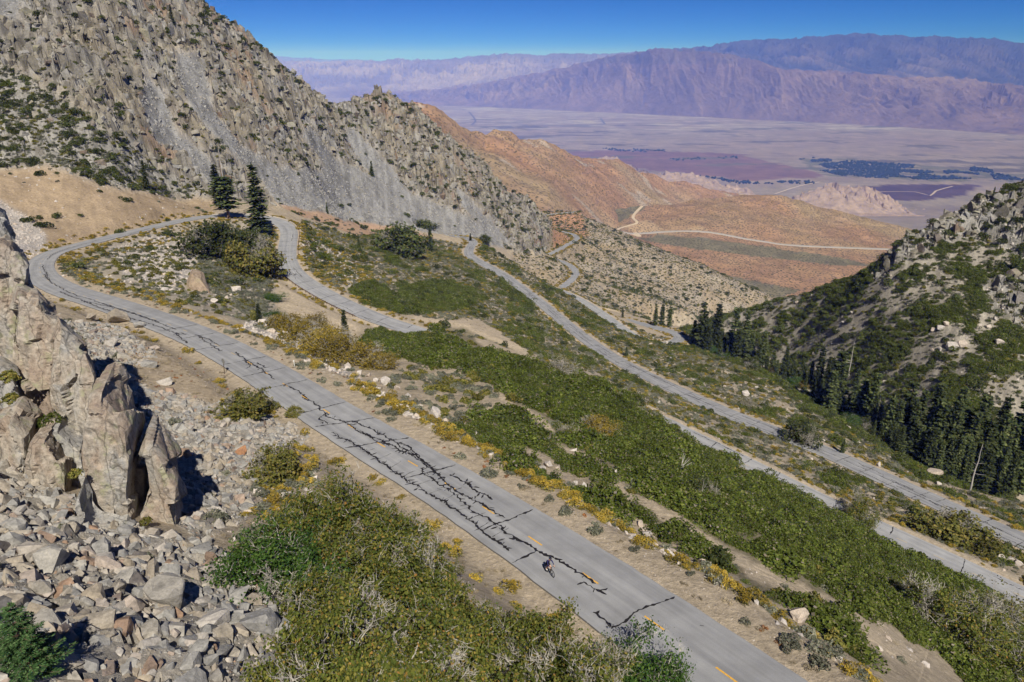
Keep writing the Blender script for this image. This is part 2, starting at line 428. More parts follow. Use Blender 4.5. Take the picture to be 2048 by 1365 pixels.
hair = int(np.argmin(np.hypot(c1[:, 0] - at_drop(78,532,54.8)[0], c1[:, 1] - at_drop(78,532,54.8)[1])))
UPPER = (RID == 0) & (RS < hair)

# ------------------------------------------------------------------ relief
Z0 = GZ.copy()
off = sstep(2.0, 16.0, EDGE)
rel = 0.9 * fbm(GX / 26, GY / 26, 3, 21) + 0.28 * fbm(GX / 5, GY / 5, 3, 22)
rel = rel * np.clip(GD / 90, 0.5, 1.6)
def soft(m, n=2):
    m = m.astype(np.float32)
    for _ in range(n):
        m[1:-1] = (m[:-2] + m[1:-1] * 2 + m[2:]) / 4; m[:, 1:-1] = (m[:, :-2] + m[:, 1:-1] * 2 + m[:, 2:]) / 4
    return m
cliff = soft(MTN & ~TALUS & ~LOWMIX, 8)
# cliff blocks run down the face: cells stretched along the fall line, leaning to the right
sx = GX * 0.93 + GY * 0.36; sy = GY * 0.93 - GX * 0.36
wx = 7 * fbm(GX / 40, GY / 40, 3, 31); wy = 7 * fbm(GX / 40, GY / 40, 3, 32)
f1, i1 = facets((sx + wx) / 15, (sy + wy) / 26, 41, 0.9)
f2, i2 = facets((sx + wx) / 6, (sy + wy) / 8, 51, 1.2)
f3, i3 = facets((sx + wx) / 2.8, (sy + wy) / 3.2, 61, 1.3)
rid = ridged((sx + wx) / 30, (sy + wy) / 38, 5, 71, 0.6)
crag = 15.0 * (rid - 0.55) + 5.0 * (f1 - 0.5) + 3.4 * (f2 - 0.5) + 1.9 * (f3 - 0.5) + 2.5 * fbm(GX / 9, GY / 9, 4, 77)
mixr = soft(LOWMIX, 6)
crag_l = 2.5 * (f2 - 0.5) + 1.2 * (f3 - 0.5)
tal = soft(TALUS, 4)
rel = rel + cliff * crag + mixr * crag_l * 0.6 + tal * (0.9 * fbm(GX / 7, GY / 7, 4, 81))
rw = soft(RIGHTROCK, 5)
rel = rel + rw * (3.0 * (f2 - 0.5) + 1.6 * (f3 - 0.5) + 2.0 * (f1 - 0.5)) + soft(RIGHTWALL, 5) * 1.1 * fbm(GX / 13, GY / 13, 3, 83)
g1, _ = facets(GX / 1.5, GY / 1.5, 91, 1.0)
rel = rel + soft(NEARTALUS, 4) * 0.5 * (g1 - 0.5)
fs = FARSLOPE.astype(np.float32)
rel = rel + fs * (9 * (ridged(GX / 120, GY / 120, 3, 95) - 0.55))
GZ = Z0 + rel * off
# benches for the roads
bench = np.where(UPPER & (RLAT > 0), 2.2, np.where(RID >= 4, 3.0, 1.3))
fade = np.where(UPPER & (RLAT > 0), 5.0, np.where(RID >= 3, 9.0, 6.0))
t = sstep(0, 1, (EDGE - bench) / fade)
dip = 0.16 + 0.05 * np.clip(EDGE, 0, 4) * np.where(UPPER & (RLAT > 0), 0.6, 1.0) + 0.06 * fbm(GX / 1.7, GY / 1.7, 3, 99) * (EDGE > 0.3)
GZ = np.where(EDGE < bench + fade, (RZ - dip) * (1 - t) + GZ * t, GZ)
# low windrow of stones and soil along the outer edge of the upper road
wind = np.exp(-((EDGE - 5.0) / 1.2) ** 2) * (UPPER & (RLAT > 0) & (RS > 6))
GZ = GZ + wind * (0.35 + 0.3 * fbm(GX / 4, GY / 4, 2, 101))

# ------------------------------------------------------------------ ground colour (dry soil, rock, litter)
def tint(base, var, n): return np.asarray(base)[None, None, :] * (1 + var * n[..., None])
nA = fbm(GX / 3.1, GY / 3.1, 4, 111); nB = fbm(GX / 22, GY / 22, 3, 112); nC = vnoise(GX / (0.0035 * GD + 0.25), GY / (0.0035 * GD + 0.25), 113) - 0.5
C = tint((0.40, 0.33, 0.245), 0.16, nA)
def paint(mask, colr):
    global C
    m = np.clip(mask, 0, 1)[..., None]; C = C * (1 - m) + colr * m
paint(soft(SLOPE23 | SLOPE34, 3), tint((0.37, 0.315, 0.245), 0.25, nA + nC))
paint(soft(RIGHTWALL, 3), tint((0.30, 0.27, 0.225), 0.40, nA + nC))
paint(soft(LOOP, 3), tint((0.38, 0.33, 0.265), 0.25, nA + nC))
fsn = np.clip(0.5 + 0.9 * nB, 0, 1)[..., None]
paint(fs, tint((0.34, 0.265, 0.175), 0.3, nA + nC) * (1 - fsn) + tint((0.35, 0.30, 0.235), 0.3, nA + nC) * fsn)
MIDGAP = area([(420,950),(520,920),(650,940),(620,1010),(560,1080),(450,1090),(400,1040)], dmax=120) & ~NEARTALUS
paint(soft(MIDGAP, 3), tint((0.42, 0.35, 0.27), 0.2, nA + nC))
farorange = area([(1100,425),(1160,415),(1180,470),(1110,500)], dmin=800) 
paint(soft(farorange, 3), tint((0.42, 0.24, 0.14), 0.2, nA))
paint(soft(SANDSLOPE, 3), tint((0.39, 0.295, 0.20), 0.22, nA + 0.6 * nB + nC))
paint(soft(FOOTORANGE, 3), tint((0.43, 0.29, 0.20), 0.2, nA))
rock_t = np.clip(0.5 + 0.8 * nB + 0.5 * (i2 - 0.5), 0, 1)[..., None]
rockc = tint((0.225, 0.195, 0.15), 0.7, nA + (i3 - 0.5)) * (1 - rock_t) + tint((0.225, 0.215, 0.20), 0.7, nA + (i3 - 0.5)) * rock_t
rust = (sstep(0.72, 0.9, i1) * sstep(0.3, 0.6, i2))[..., None]
rockc = rockc * (1 - 0.5 * rust) + np.array([0.30, 0.19, 0.12]) * 0.5 * rust
paint(cliff, rockc)
paint(mixr, tint((0.28, 0.265, 0.24), 0.5, nA + nC))
paint(tal, tint((0.245, 0.24, 0.235), 0.4, nA + 1.5 * nC))
paint(rw, tint((0.26, 0.245, 0.22), 0.50, nA + (i3 - 0.5)))
paint(soft(PALETALUS, 3), tint((0.43, 0.39, 0.36), 0.25, nA + nC))
paint(soft(L2SAND | STRIP, 2), tint((0.50, 0.41, 0.30), 0.10, nA))
paint(soft(GREEN & ~STRIP, 2), tint((0.22, 0.19, 0.13), 0.3, nA))
paint(soft(NEARTALUS, 3), tint((0.33, 0.30, 0.26), 0.35, nA + nC))
paint(soft(NEARSAND, 3), tint((0.43, 0.345, 0.245), 0.12, nA))
shoulder = sstep(0, 1, 1 - (EDGE - np.where(UPPER & (RLAT > 0), 3.0, 0.9)) / 2.0) * (RID >= 0)
paint(shoulder, tint((0.45, 0.37, 0.275), 0.12, nA))
C = np.clip(C, 0.02, 0.9)

# ------------------------------------------------------------------ ground mesh
idx = np.arange(NR * NA).reshape(NR, NA)
quads = np.stack([idx[:-1, :-1], idx[:-1, 1:], idx[1:, 1:], idx[1:, :-1]], -1).reshape(-1, 4)[:, ::-1]
gv = np.stack([GX, GY, GZ + CZ], -1).reshape(-1, 3)
m_ground, nt, b = new_mat('ground', 0.95, 0.1)
at_ = nd(nt, 'ShaderNodeVertexColor', layer_name='Col')
geo = nd(nt, 'ShaderNodeNewGeometry')
n1 = texnoise(nt, 1.3, 8, 0.75, geo.outputs['Position'])
n2 = texnoise(nt, 9.0, 5, 0.7, geo.outputs['Position'])
v1 = ramp(nt, n1, [(0.3, (0.62, 0.62, 0.62)), (0.7, (1.3, 1.3, 1.3))])
v2 = ramp(nt, n2, [(0.3, (0.8, 0.8, 0.8)), (0.7, (1.18, 1.18, 1.18))])
cc = mixc(nt, mixc(nt, at_.outputs[0], v1, 1.0, 'MULTIPLY'), v2, 1.0, 'MULTIPLY')
nt.links.new(cc, b.inputs['Base Color'])
bump(nt, b, n1, 0.7, 0.6)
ground = mesh_obj('hillside', gv, quads, m_ground, smooth=False)
vcol(ground, C.reshape(-1, 3))
tag(ground, kind='structure')

def ground_z(x, y):
    x = np.asarray(x, float); y = np.asarray(y, float)
    D = np.hypot(x, y); A = np.arctan2(x, y)
    fr = np.clip(np.interp(D, rr, np.arange(NR)), 0, NR - 1.001); fa = np.clip(np.interp(A, az, np.arange(NA)), 0, NA - 1.001)
    i = fr.astype(int); j = fa.astype(int); a = fr - i; c = fa - j
    return (GZ[i, j] * (1 - a) * (1 - c) + GZ[i + 1, j] * a * (1 - c) + GZ[i, j + 1] * (1 - a) * c + GZ[i + 1, j + 1] * a * c)
def gidx(x, y):
    D = np.hypot(x, y); A = np.arctan2(x, y)
    return np.clip(np.rint(np.interp(D, rr, np.arange(NR))).astype(int), 0, NR - 1), np.clip(np.rint(np.interp(A, az, np.arange(NA))).astype(int), 0, NA - 1)
SLOPE_T = GZ / GD
CUMMAX = np.maximum.accumulate(SLOPE_T, axis=0)        # highest line of sight so far along each bearing
def hit(u, v):
    """where the line of sight through a picture point meets the ground (relative to the camera)"""
    r = ray(u, v); A = math.atan2(r[0], r[1]); s = r[2] / math.hypot(r[0], r[1])
    j = int(round(float(np.interp(A, az, np.arange(NA)))))
    col = SLOPE_T[:, j]; k = int(np.argmax(col >= s))
    if col[k] < s: return None
    if k > 0:
        f = (s - col[k - 1]) / max(1e-9, col[k] - col[k - 1]); D = rr[k - 1] + (rr[k] - rr[k - 1]) * f
    else: D = rr[0]
    x, y = D * math.sin(A), D * math.cos(A)
    return np.array([x, y, float(ground_z(x, y))])
def visible(x, y, z, tol=0.0):
    D = np.hypot(x, y); i, j = gidx(x, y)
    return (z / D) >= CUMMAX[np.maximum(i - 2, 0), j] - tol
# ------------------------------------------------------------------ roads
m_road, nt, b = new_mat('asphalt_old', 0.9, 0.2)
geo = nd(nt, 'ShaderNodeNewGeometry')
n1 = texnoise(nt, 0.35, 6, 0.6, geo.outputs['Position']); n2 = texnoise(nt, 22.0, 4, 0.8, geo.outputs['Position'])
sta = nd(nt, 'ShaderNodeAttribute', attribute_name='st')
mp_ = nd(nt, 'ShaderNodeMapping'); mp_.inputs['Scale'].default_value = (0.05, 0.55, 1.0); nt.links.new(sta.outputs['Vector'], mp_.inputs[0])
n5 = texnoise(nt, 1.0, 5, 0.65, mp_.outputs[0])
mp3 = nd(nt, 'ShaderNodeMapping'); mp3.inputs['Scale'].default_value = (0.004, 1.1, 1.0); nt.links.new(sta.outputs['Vector'], mp3.inputs[0])
n6 = texnoise(nt, 1.0, 2, 0.5, mp3.outputs[0])
c1_ = ramp(nt, n1, [(0.3, (0.255, 0.255, 0.263)), (0.7, (0.335, 0.335, 0.345))])
c1_ = mixc(nt, c1_, ramp(nt, n5, [(0.3, (0.80, 0.80, 0.81)), (0.5, (1, 1, 1)), (0.72, (1.14, 1.13, 1.11))]), 1.0, 'MULTIPLY')
c1_ = mixc(nt, c1_, ramp(nt, n6, [(0.35, (0.86, 0.86, 0.87)), (0.6, (1.06, 1.06, 1.06))]), 1.0, 'MULTIPLY')
spk = texnoise(nt, 1.1, 8, 0.85, geo.outputs['Position'])
c1_ = mixc(nt, c1_, ramp(nt, spk, [(0.70, (1, 1, 1)), (0.76, (0.72, 0.72, 0.72))]), 1.0, 'MULTIPLY')
c2_ = ramp(nt, n2, [(0.25, (0.80, 0.80, 0.80)), (0.75, (1.18, 1.18, 1.18))])
nt.links.new(mixc(nt, c1_, c2_, 1.0, 'MULTIPLY'), b.inputs['Base Color'])
bump(nt, b, n2, 0.35, 0.02)
m_edge, nt, b = new_mat('asphalt_side', 0.95, 0.1); b.inputs['Base Color'].default_value = (0.16, 0.155, 0.15, 1)
m_yellow, nt, b = new_mat('yellow_paint', 0.7, 0.3)
geo = nd(nt, 'ShaderNodeNewGeometry'); n1 = texnoise(nt, 6.0, 5, 0.7, geo.outputs['Position'])
nt.links.new(ramp(nt, n1, [(0.35, (0.42, 0.30, 0.10)), (0.55, (0.80, 0.42, 0.05))]), b.inputs['Base Color'])
m_paleyel, nt, b = new_mat('faded_paint', 0.8, 0.2); b.inputs['Base Color'].default_value = (0.46, 0.36, 0.22, 1)
m_tar, nt, b = new_mat('crack_tar', 0.75, 0.25); b.inputs['Base Color'].default_value = (0.018, 0.016, 0.018, 1)

def frame(c):
    t = np.gradient(c[:, :2], axis=0); t /= np.linalg.norm(t, axis=1)[:, None]
    return t, np.stack([t[:, 1], -t[:, 0]], 1)                 # tangent and right-hand normal
RF = {k: (c, frame(c)[0], frame(c)[1], np.r_[0, np.cumsum(np.linalg.norm(np.diff(c[:, :2], axis=0), axis=1))], hw) for k, (c, hw) in ROADS.items()}
def on_road(k, s, t, up=0.0):
    c, tg, nr, S, hw = RF[k]
    x = np.interp(s, S, c[:, 0]) + np.interp(s, S, nr[:, 0]) * t; y = np.interp(s, S, c[:, 1]) + np.interp(s, S, nr[:, 1]) * t
    return np.stack([x, y, np.interp(s, S, c[:, 2]) + 0.03 * (1 - (np.asarray(t) / hw) ** 2) + up], -1)
def road_st(k, u, v):
    """road coordinates under a picture point"""
    c, tg, nr, S, hw = RF[k]
    pu, pv, _ = project(c)
    i = int(np.argmin((pu - u) ** 2 + (pv - v) ** 2))
    for _ in range(4):
        r = ray(u, v); p = r * (c[i, 2] / r[2])
        i = int(np.argmin((c[:, 0] - p[0]) ** 2 + (c[:, 1] - p[1]) ** 2 + 0.3 * ((pu - u) ** 2 + (pv - v) ** 2)))
    d = p[:2] - c[i, :2]
    return S[i] + d @ tg[i], float(d @ nr[i])
NAMES = {'L1': 'upper_road', 'L3': 'lower_road', 'L4': 'canyon_road', 'L6': 'switchback_road', 'L7': 'spur_road', 'L8': 'ledge_road'}
ROADO = {}
for k in ROADS:
    c, tg, nr, S, hw = RF[k]
    n = len(c); ts = np.array([-1, -0.66, -0.33, 0, 0.33, 0.66, 1.0])
    jl = 0.10 * fbm(S / 1.3, S * 0 + 3, 3, 5); jr = 0.10 * fbm(S / 1.3, S * 0 + 9, 3, 6)
    V = []
    for q, tt in enumerate(ts):
        w = hw * tt + (jl if q == 0 else jr if q == 6 else 0) * 1.0
        V.append(on_road(k, S, np.full(n, 1.0) * w))
    V = np.stack(V, 1)
    top = V.copy()
    lo0 = V[:, 0].copy(); lo0[:, 2] -= 0.5; lo0[:, :2] -= nr * 0.05; lo1 = V[:, -1].copy(); lo1[:, 2] -= 0.5; lo1[:, :2] += nr * 0.05
    allv = np.concatenate([lo0[:, None], top, lo1[:, None]], 1); m = allv.shape[1]
    allv[..., 2] += CZ
    ii = np.arange(n * m).reshape(n, m)
    q = np.stack([ii[:-1, :-1], ii[1:, :-1], ii[1:, 1:], ii[:-1, 1:]], -1)
    o = mesh_obj(NAMES[k], allv.reshape(-1, 3), q.reshape(-1, 4)[:, ::-1], m_road)
    o.data.materials.append(m_edge)
    sa = o.data.attributes.new('st', 'FLOAT_VECTOR', 'POINT'); tt_ = np.r_[-1, ts, 1] * hw
    sa.data.foreach_set('vector', np.stack([np.repeat(S[:, None], m, 1), np.repeat(tt_[None, :], n, 0), np.zeros((n, m))], -1).astype(np.float32).ravel())
    mi = np.zeros((n - 1, m - 1), np.int32); mi[:, 0] = 1; mi[:, -1] = 1
    o.data.polygons.foreach_set('material_index', mi.ravel())
    tag(o, kind='structure'); ROADO[k] = o

def ribbon(k, pts, w, mat, name, up, jag=0.0, seed=0):
    """a strip on the road surface along (s, t) points"""
    pts = np.asarray(pts, float)
    L = np.r_[0, np.cumsum(np.linalg.norm(np.diff(pts, axis=0), axis=1))]
    n = max(2, int(L[-1] / (0.25 if jag else 0.8)) + 1)
    x = np.linspace(0, L[-1], n); s = np.interp(x, L, pts[:, 0]); t = np.interp(x, L, pts[:, 1])
    ds = np.gradient(s); dt = np.gradient(t); ln = np.hypot(ds, dt) + 1e-9; ns, nt_ = -dt / ln, ds / ln
    rg = np.random.default_rng(seed)
    ww = np.full(n, w / 2)
    if jag:
        o1 = jag * (np.convolve(rg.normal(size=n + 4), np.ones(5) / 5, 'valid') * 1.6 + rg.normal(size=n) * 0.28)
        o1[0] = o1[-1] = 0; s = s + ns * o1; t = t + nt_ * o1
        ww = ww * np.clip(0.9 + 0.55 * rg.normal(size=n), 0.35, 2.2); ww[0] *= 0.4; ww[-1] *= 0.4
    hw = RF[k][4] - 0.02
    a = on_road(k, s + ns * ww, np.clip(t + nt_ * ww, -hw, hw), up); c_ = on_road(k, s - ns * ww, np.clip(t - nt_ * ww, -hw, hw), up)
    return np.concatenate([a, c_]), [(i, i + 1, n + i + 1, n + i) for i in range(n - 1)]
def strip_obj(k, parts, mat, name):
    V = []; Fc = []; o = 0
    for v, f in parts:
        V.append(v); Fc += [tuple(i + o for i in q) for q in f]; o += len(v)
    V = np.concatenate(V); V[:, 2] += CZ
    return mesh_obj(name, V, Fc, mat, ROADO[k])

# centre dashes of the upper road, from the picture
sts = [road_st('L1', *p)[0] for p in ((1457,1351),(1308,1247),(1181,1157),(1069,1084),(973,1023),(898,974),(823,929),(762,890))]
step = float(np.mean(np.diff(sts)))
for i in range(-1, 46):
    s = sts[0] + step * i if i >= len(sts) or i < 0 else sts[i]
    if i >= len(sts): s = sts[-1] + step * (i - len(sts) + 1)
    strip_obj('L1', [ribbon('L1', [(s - 1.0, 0), (s + 1.0, 0)], 0.15, None, '', 0.012)], m_yellow if i < 14 else m_paleyel, 'center_dash')
SL1 = RF['L1'][3][-1]
s_b = road_st('L1', 1140, 764)[0]
for i in range(26):
    s = s_b + 4 + step * i
    if s < SL1 - 2: strip_obj('L1', [ribbon('L1', [(s - 1.0, 0), (s + 1.0, 0)], 0.15, None, '', 0.012)], m_paleyel, 'center_dash')
# sealed cracks traced on the upper road
def trace(k, pix): return [road_st(k, *p) for p in pix]
seed = 100
def crack(k, st, w=0.13, jag=0.1, spurs=0.0, sl=0.8):
    global seed; seed += 1
    parts = [ribbon(k, st, w, None, '', 0.02, jag, seed)]
    if spurs:
        st = np.asarray(st); L = np.r_[0, np.cumsum(np.linalg.norm(np.diff(st, axis=0), axis=1))]
        rg = np.random.default_rng(seed + 5000)
        for _ in range(int(L[-1] * spurs)):
            x = rg.uniform(0, L[-1]); s0 = np.interp(x, L, st[:, 0]); t0 = np.interp(x, L, st[:, 1]); a = rg.uniform(0, 6.28); l = sl * rg.uniform(0.3, 1.2)
            parts.append(ribbon(k, [(s0, t0), (s0 + l * math.cos(a), t0 + l * math.sin(a))], w * 0.75, None, '', 0.024, jag * 0.4, int(rg.integers(1e6))))
    return strip_obj(k, parts, m_tar, 'crack_seal')
J1 = [((1222,1262),(1280,1222),(1350,1192)),((1025,1130),(1072,1104)),((963,1065),(1010,1044),(1066,1016)),((812,959),(860,945),(911,927)),((690,899),(750,888),(818,873)),((630,857),(690,846),(752,832)),
      ((593,833),(640,818),(692,801)),((525,783),(570,770),(614,756)),((486,758),(530,745),(571,732)),((448,733),(490,722),(532,710)),((392,704),(435,694),(477,683)),((357,682),(395,673),(434,663)),((320,665),(360,656),(397,646))]
for q in J1: crack('L1', trace('L1', q), 0.17, 0.10, 0.15, 0.5)
LONG = [(((1400,1250),(1408,1252)), 0), (((1186,1228),(1205,1243),(1222,1258)), 3), (((1167,1164),(1188,1178),(1213,1191)), 4), (((1110,1116),(1150,1142),(1192,1168)), 1),
        (((1125,1122),(1090,1112),(1065,1096),(1020,1072),(985,1048),(940,1018),(905,990),(870,962),(840,938)), 2),
        (((1018,1105),(995,1085),(960,1060),(930,1035),(880,1005),(820,968),(780,940),(740,910),(700,885),(662,868)), 4),
        (((1010,1036),(980,1020),(950,1000),(915,985),(890,965)), 3), (((985,998),(960,985),(935,965),(900,948)), 4),
        (((890,965),(860,930),(830,910),(800,890),(770,872),(740,858),(700,842)), 4), (((870,945),(840,920),(800,900),(760,880),(720,862)), 4),
        (((845,918),(820,895),(800,885)), 4), (((780,890),(750,880),(730,870),(700,852),(690,846)), 3),
        (((690,846),(660,835),(640,818),(618,800),(605,795)), 2), (((618,800),(600,785),(570,770)), 1), (((655,826),(640,840),(655,850)), 3),
        (((470,705),(500,725),(520,738),(550,760)), 3), (((490,722),(500,735),(492,740)), 2), (((515,725),(530,735),(540,733)), 2),
        (((438,690),(420,680),(390,670)), 1), (((378,672),(360,668),(355,675)), 2), (((395,673),(420,690),(440,704)), 1),
        (((375,690),(350,668),(300,650),(250,635),(200,618),(150,598),(120,585)), 2), (((350,660),(300,640),(250,622),(200,606),(150,590),(110,570),(88,548)), 2),
        (((320,645),(270,630),(220,615),(170,605)), 2.5), (((100,560),(92,545),(86,530)), 2), (((95,520),(110,508),(140,496),(200,480)), 1), (((120,514),(160,500),(240,476),(300,458)), .6)]
for q, sp in LONG: crack('L1', trace('L1', q), 0.20, 0.16, sp * 0.5, 0.7)
# thin seal marks between the two long cracks by the oak
for i in range(11):
    s0 = road_st('L1', 1000 - i * 26, 1070 - i * 17)[0]
    crack('L1', [(s0, -2.6), (s0 + rng.uniform(-.6, .6), rng.uniform(-1.2, -0.4))], 0.06, 0.05)
# the other legs: joints every few metres and wandering cracks
def crack_run(k, s0, s1, gap, nlong, seed_):
    rg = np.random.default_rng(seed_); s = s0; hw = RF[k][4]
    while s < s1:
        a, c_ = (-hw, hw) if rg.random() < 0.75 else ((-hw, 0) if rg.random() < .5 else (0, hw))
        crack(k, [(s, a), (s + rg.uniform(-.3, .3), (a + c_) / 2), (s + rg.uniform(-.3, .3), c_)], 0.16, 0.08, 0.08, .5)
        s += gap * rg.uniform(0.6, 1.4)
    for _ in range(nlong):
        s = rg.uniform(s0, s1); t0 = rg.uniform(-.75, .75) * hw; L = rg.uniform(4, 16)
        crack(k, [(s, t0), (s + L / 2, t0 + rg.uniform(-.4, .4)), (s + L, t0 + rg.uniform(-.5, .5))], 0.15, 0.15, 0.25, .8)
s2a = road_st('L1', 574, 470)[0]; s2b = road_st('L1', 850, 668)[0]
crack_run('L1', s2a, s2b, 7.5, 8, 1)
crack_run('L1', s_b, SL1, 11, 14, 2)
crack_run('L3', 0, RF['L3'][3][-1] - 30, 7.0, 110, 3)
crack_run('L4', 5, RF['L4'][3][-1] * 0.6, 16, 5, 4)
# ------------------------------------------------------------------ far country: hills, valley floor, ranges
from mathutils.bvhtree import BVHTree
def loft(name, rows, u0, u1, n, m, mat, relief, colour, back=None, dim=1.0):
    """rows of (u, v, metres ahead) from the foot to the crest; smooth between; relief(x, y, t) added"""
    us = np.linspace(u0, u1, n); R = []
    for row in rows:
        row = np.asarray(row, float)
        v = np.interp(us, row[:, 0], row[:, 1]); D = np.interp(us, row[:, 0], row[:, 2])
        if len(row) > 2:
            kk = max(1, n // 120); ker = np.ones(2 * kk + 1) / (2 * kk + 1)
            D = np.convolve(np.pad(D, kk, mode='edge'), ker, 'valid')
        R.append(np.array([at_dist(a, b_, c_) for a, b_, c_ in zip(us, v, D)]))
    if back:
        b_ = R[-1].copy(); q = R[-1] / np.linalg.norm(R[-1][:, :2], axis=1)[:, None]
        b_[:, :2] += q[:, :2] * back[0]; b_[:, 2] -= back[1]; R.append(b_)
    R = np.array(R); nr = len(R)
    T = np.linspace(0, nr - 1, m)
    P = np.empty((m, n, 3)); i0 = np.clip(T.astype(int), 0, nr - 2); f = T - i0
    P = R[i0] * (1 - f)[:, None, None] + R[i0 + 1] * f[:, None, None]
    x, y = P[..., 0], P[..., 1]; tt = np.broadcast_to(T[:, None], x.shape)
    P[..., 2] += relief(x, y, tt, nr)
    u, v, _ = project(P)
    cl = colour(x, y, tt, u, v, P[..., 2])
    P[..., 2] += CZ
    sk = 60.0 if back and back[0] < 600 else (420.0 if back and back[0] < 3000 else 900.0)     # the flanks run down below the surrounding ground
    Q = np.pad(P, ((1, 1), (1, 1), (0, 0)), mode='edge'); Q[0, :, 2] -= sk; Q[-1, :, 2] -= sk; Q[:, 0, 2] -= sk; Q[:, -1, 2] -= sk
    cl = np.pad(cl, ((1, 1), (1, 1), (0, 0)), mode='edge'); P0 = P; P = Q; m += 2; n += 2
    ii = np.arange(m * n).reshape(m, n)
    q = np.stack([ii[:-1, :-1], ii[:-1, 1:], ii[1:, 1:], ii[1:, :-1]], -1).reshape(-1, 4)
    o = mesh_obj(name, P.reshape(-1, 3), q, mat)
    vcol(o, np.clip(cl * dim, 0.01, 0.9).reshape(-1, 3)); tag(o, kind='structure')
    return o, P0
def far_mat(name, dots=None, scale=1.0, bumpd=2.0):
    m, nt, b = new_mat(name, 0.95, 0.05)
    a = nd(nt, 'ShaderNodeVertexColor', layer_name='Col'); geo = nd(nt, 'ShaderNodeNewGeometry')
    n1 = texnoise(nt, scale, 7, 0.72, geo.outputs['Position'])
    c = mixc(nt, a.outputs[0], ramp(nt, n1, [(0.3, (0.7, 0.7, 0.7)), (0.7, (1.25, 1.25, 1.25))]), 1.0, 'MULTIPLY')
    if dots:
        vo = nd(nt, 'ShaderNodeTexVoronoi'); vo.inputs['Scale'].default_value = dots[0]; nt.links.new(geo.outputs['Position'], vo.inputs['Vector'])
        k = ramp(nt, vo.outputs['Distance'], [(dots[1], (1, 1, 1)), (dots[1] + 0.08, (0, 0, 0))])
        n2 = texnoise(nt, dots[0] * 0.12, 3, 0.6, geo.outputs['Position'])
        k2 = mixc(nt, k, ramp(nt, n2, [(0.25, (0.15, 0.15, 0.15)), (0.5, (1, 1, 1))]), 1.0, 'MULTIPLY')
        c = mixc(nt, c, (0.075, 0.065, 0.035), k2)
    nt.links.new(c, b.inputs['Base Color']); bump(nt, b, n1, 0.6, bumpd)
    return m
m_orange = far_mat('orange_slope', (0.13, 0.33), 0.02, 3.0)
m_tan = far_mat('tan_slope', (0.10, 0.30), 0.015, 4.0)
m_alab = far_mat('pale_rock_hill', None, 0.02, 8.0)
m_range = far_mat('range_slope', None, 0.006, 160.0)
m_valley = far_mat('valley_soil', None, 0.003, 2.0)
def T3(base, var, n): return np.asarray(base) * (1 + var * n[..., None])

# orange hill beyond the canyon mouth, with the flat in front of it
def rel_or(x, y, t, nr):
    g = ridged(x / 330 + 0.3 * fbm(x / 200, y / 200, 2, 3), y / 420, 4, 201)
    return (38 * (g - 0.6) + 7 * fbm(x / 70, y / 70, 4, 202)) * np.clip(t - 0.75, 0.12, 1.0)
def col_or(x, y, t, u, v, z):
    n = fbm(x / 45, y / 45, 4, 203); n2 = fbm(x / 240, y / 240, 3, 204)
    a = T3((0.31, 0.19, 0.11), 0.28, n); g = T3((0.31, 0.225, 0.13), 0.28, n)
    k = np.clip(0.5 + 1.1 * n2 + 0.3 * (t - 1.5), 0, 1)[..., None]; c = a * (1 - k) + g * k
    sage = inpoly(u + 12 * n, v + 5 * n, [(1190,440),(1250,412),(1300,405),(1270,430),(1215,450)]) | inpoly(u + 12 * n, v + 5 * n, [(1270,475),(1330,470),(1420,478),(1560,498),(1700,520),(1760,535),(1640,528),(1450,505),(1330,490)]) | inpoly(u + 12 * n, v + 4 * n, [(1380,530),(1470,555),(1600,580),(1560,600),(1440,575)])
    sage = sage[..., None]
    c = np.where(sage, T3((0.17, 0.15, 0.09), 0.3, n), c)
    pale = inpoly(u + 6 * n, v + 3 * n, [(1250,455),(1300,440),(1330,462),(1270,466)]) | inpoly(u + 6 * n, v + 3 * n, [(1370,462),(1400,452),(1420,462)])
    return np.where(pale[..., None], T3((0.42, 0.30, 0.18), 0.1, n), c)
OR = [[(1000,560,1500),(1150,545,1600),(1300,575,1600),(1560,612,1560),(1700,620,1560),(2300,640,1560)],
      [(1000,490,2000),(1150,475,2050),(1250,470,2080),(1400,468,2150),(1560,488,2150),(1700,500,2150),(1850,512,2150),(2300,540,2100)],
      [(1000,470,2300),(1150,452,2300),(1200,434,2350),(1260,414,2450),(1330,409,2550),(1400,397,2600),(1480,386,2650),(1560,391,2700),(1640,410,2720),(1720,430,2720),(1800,451,2720),(1850,472,2650),(2000,520,2500),(2300,560,2400)]]
orange_hill, P_or = loft('orange_hill', OR, 1000, 2300, 420, 150, m_orange, rel_or, col_or, back=(900, 320))

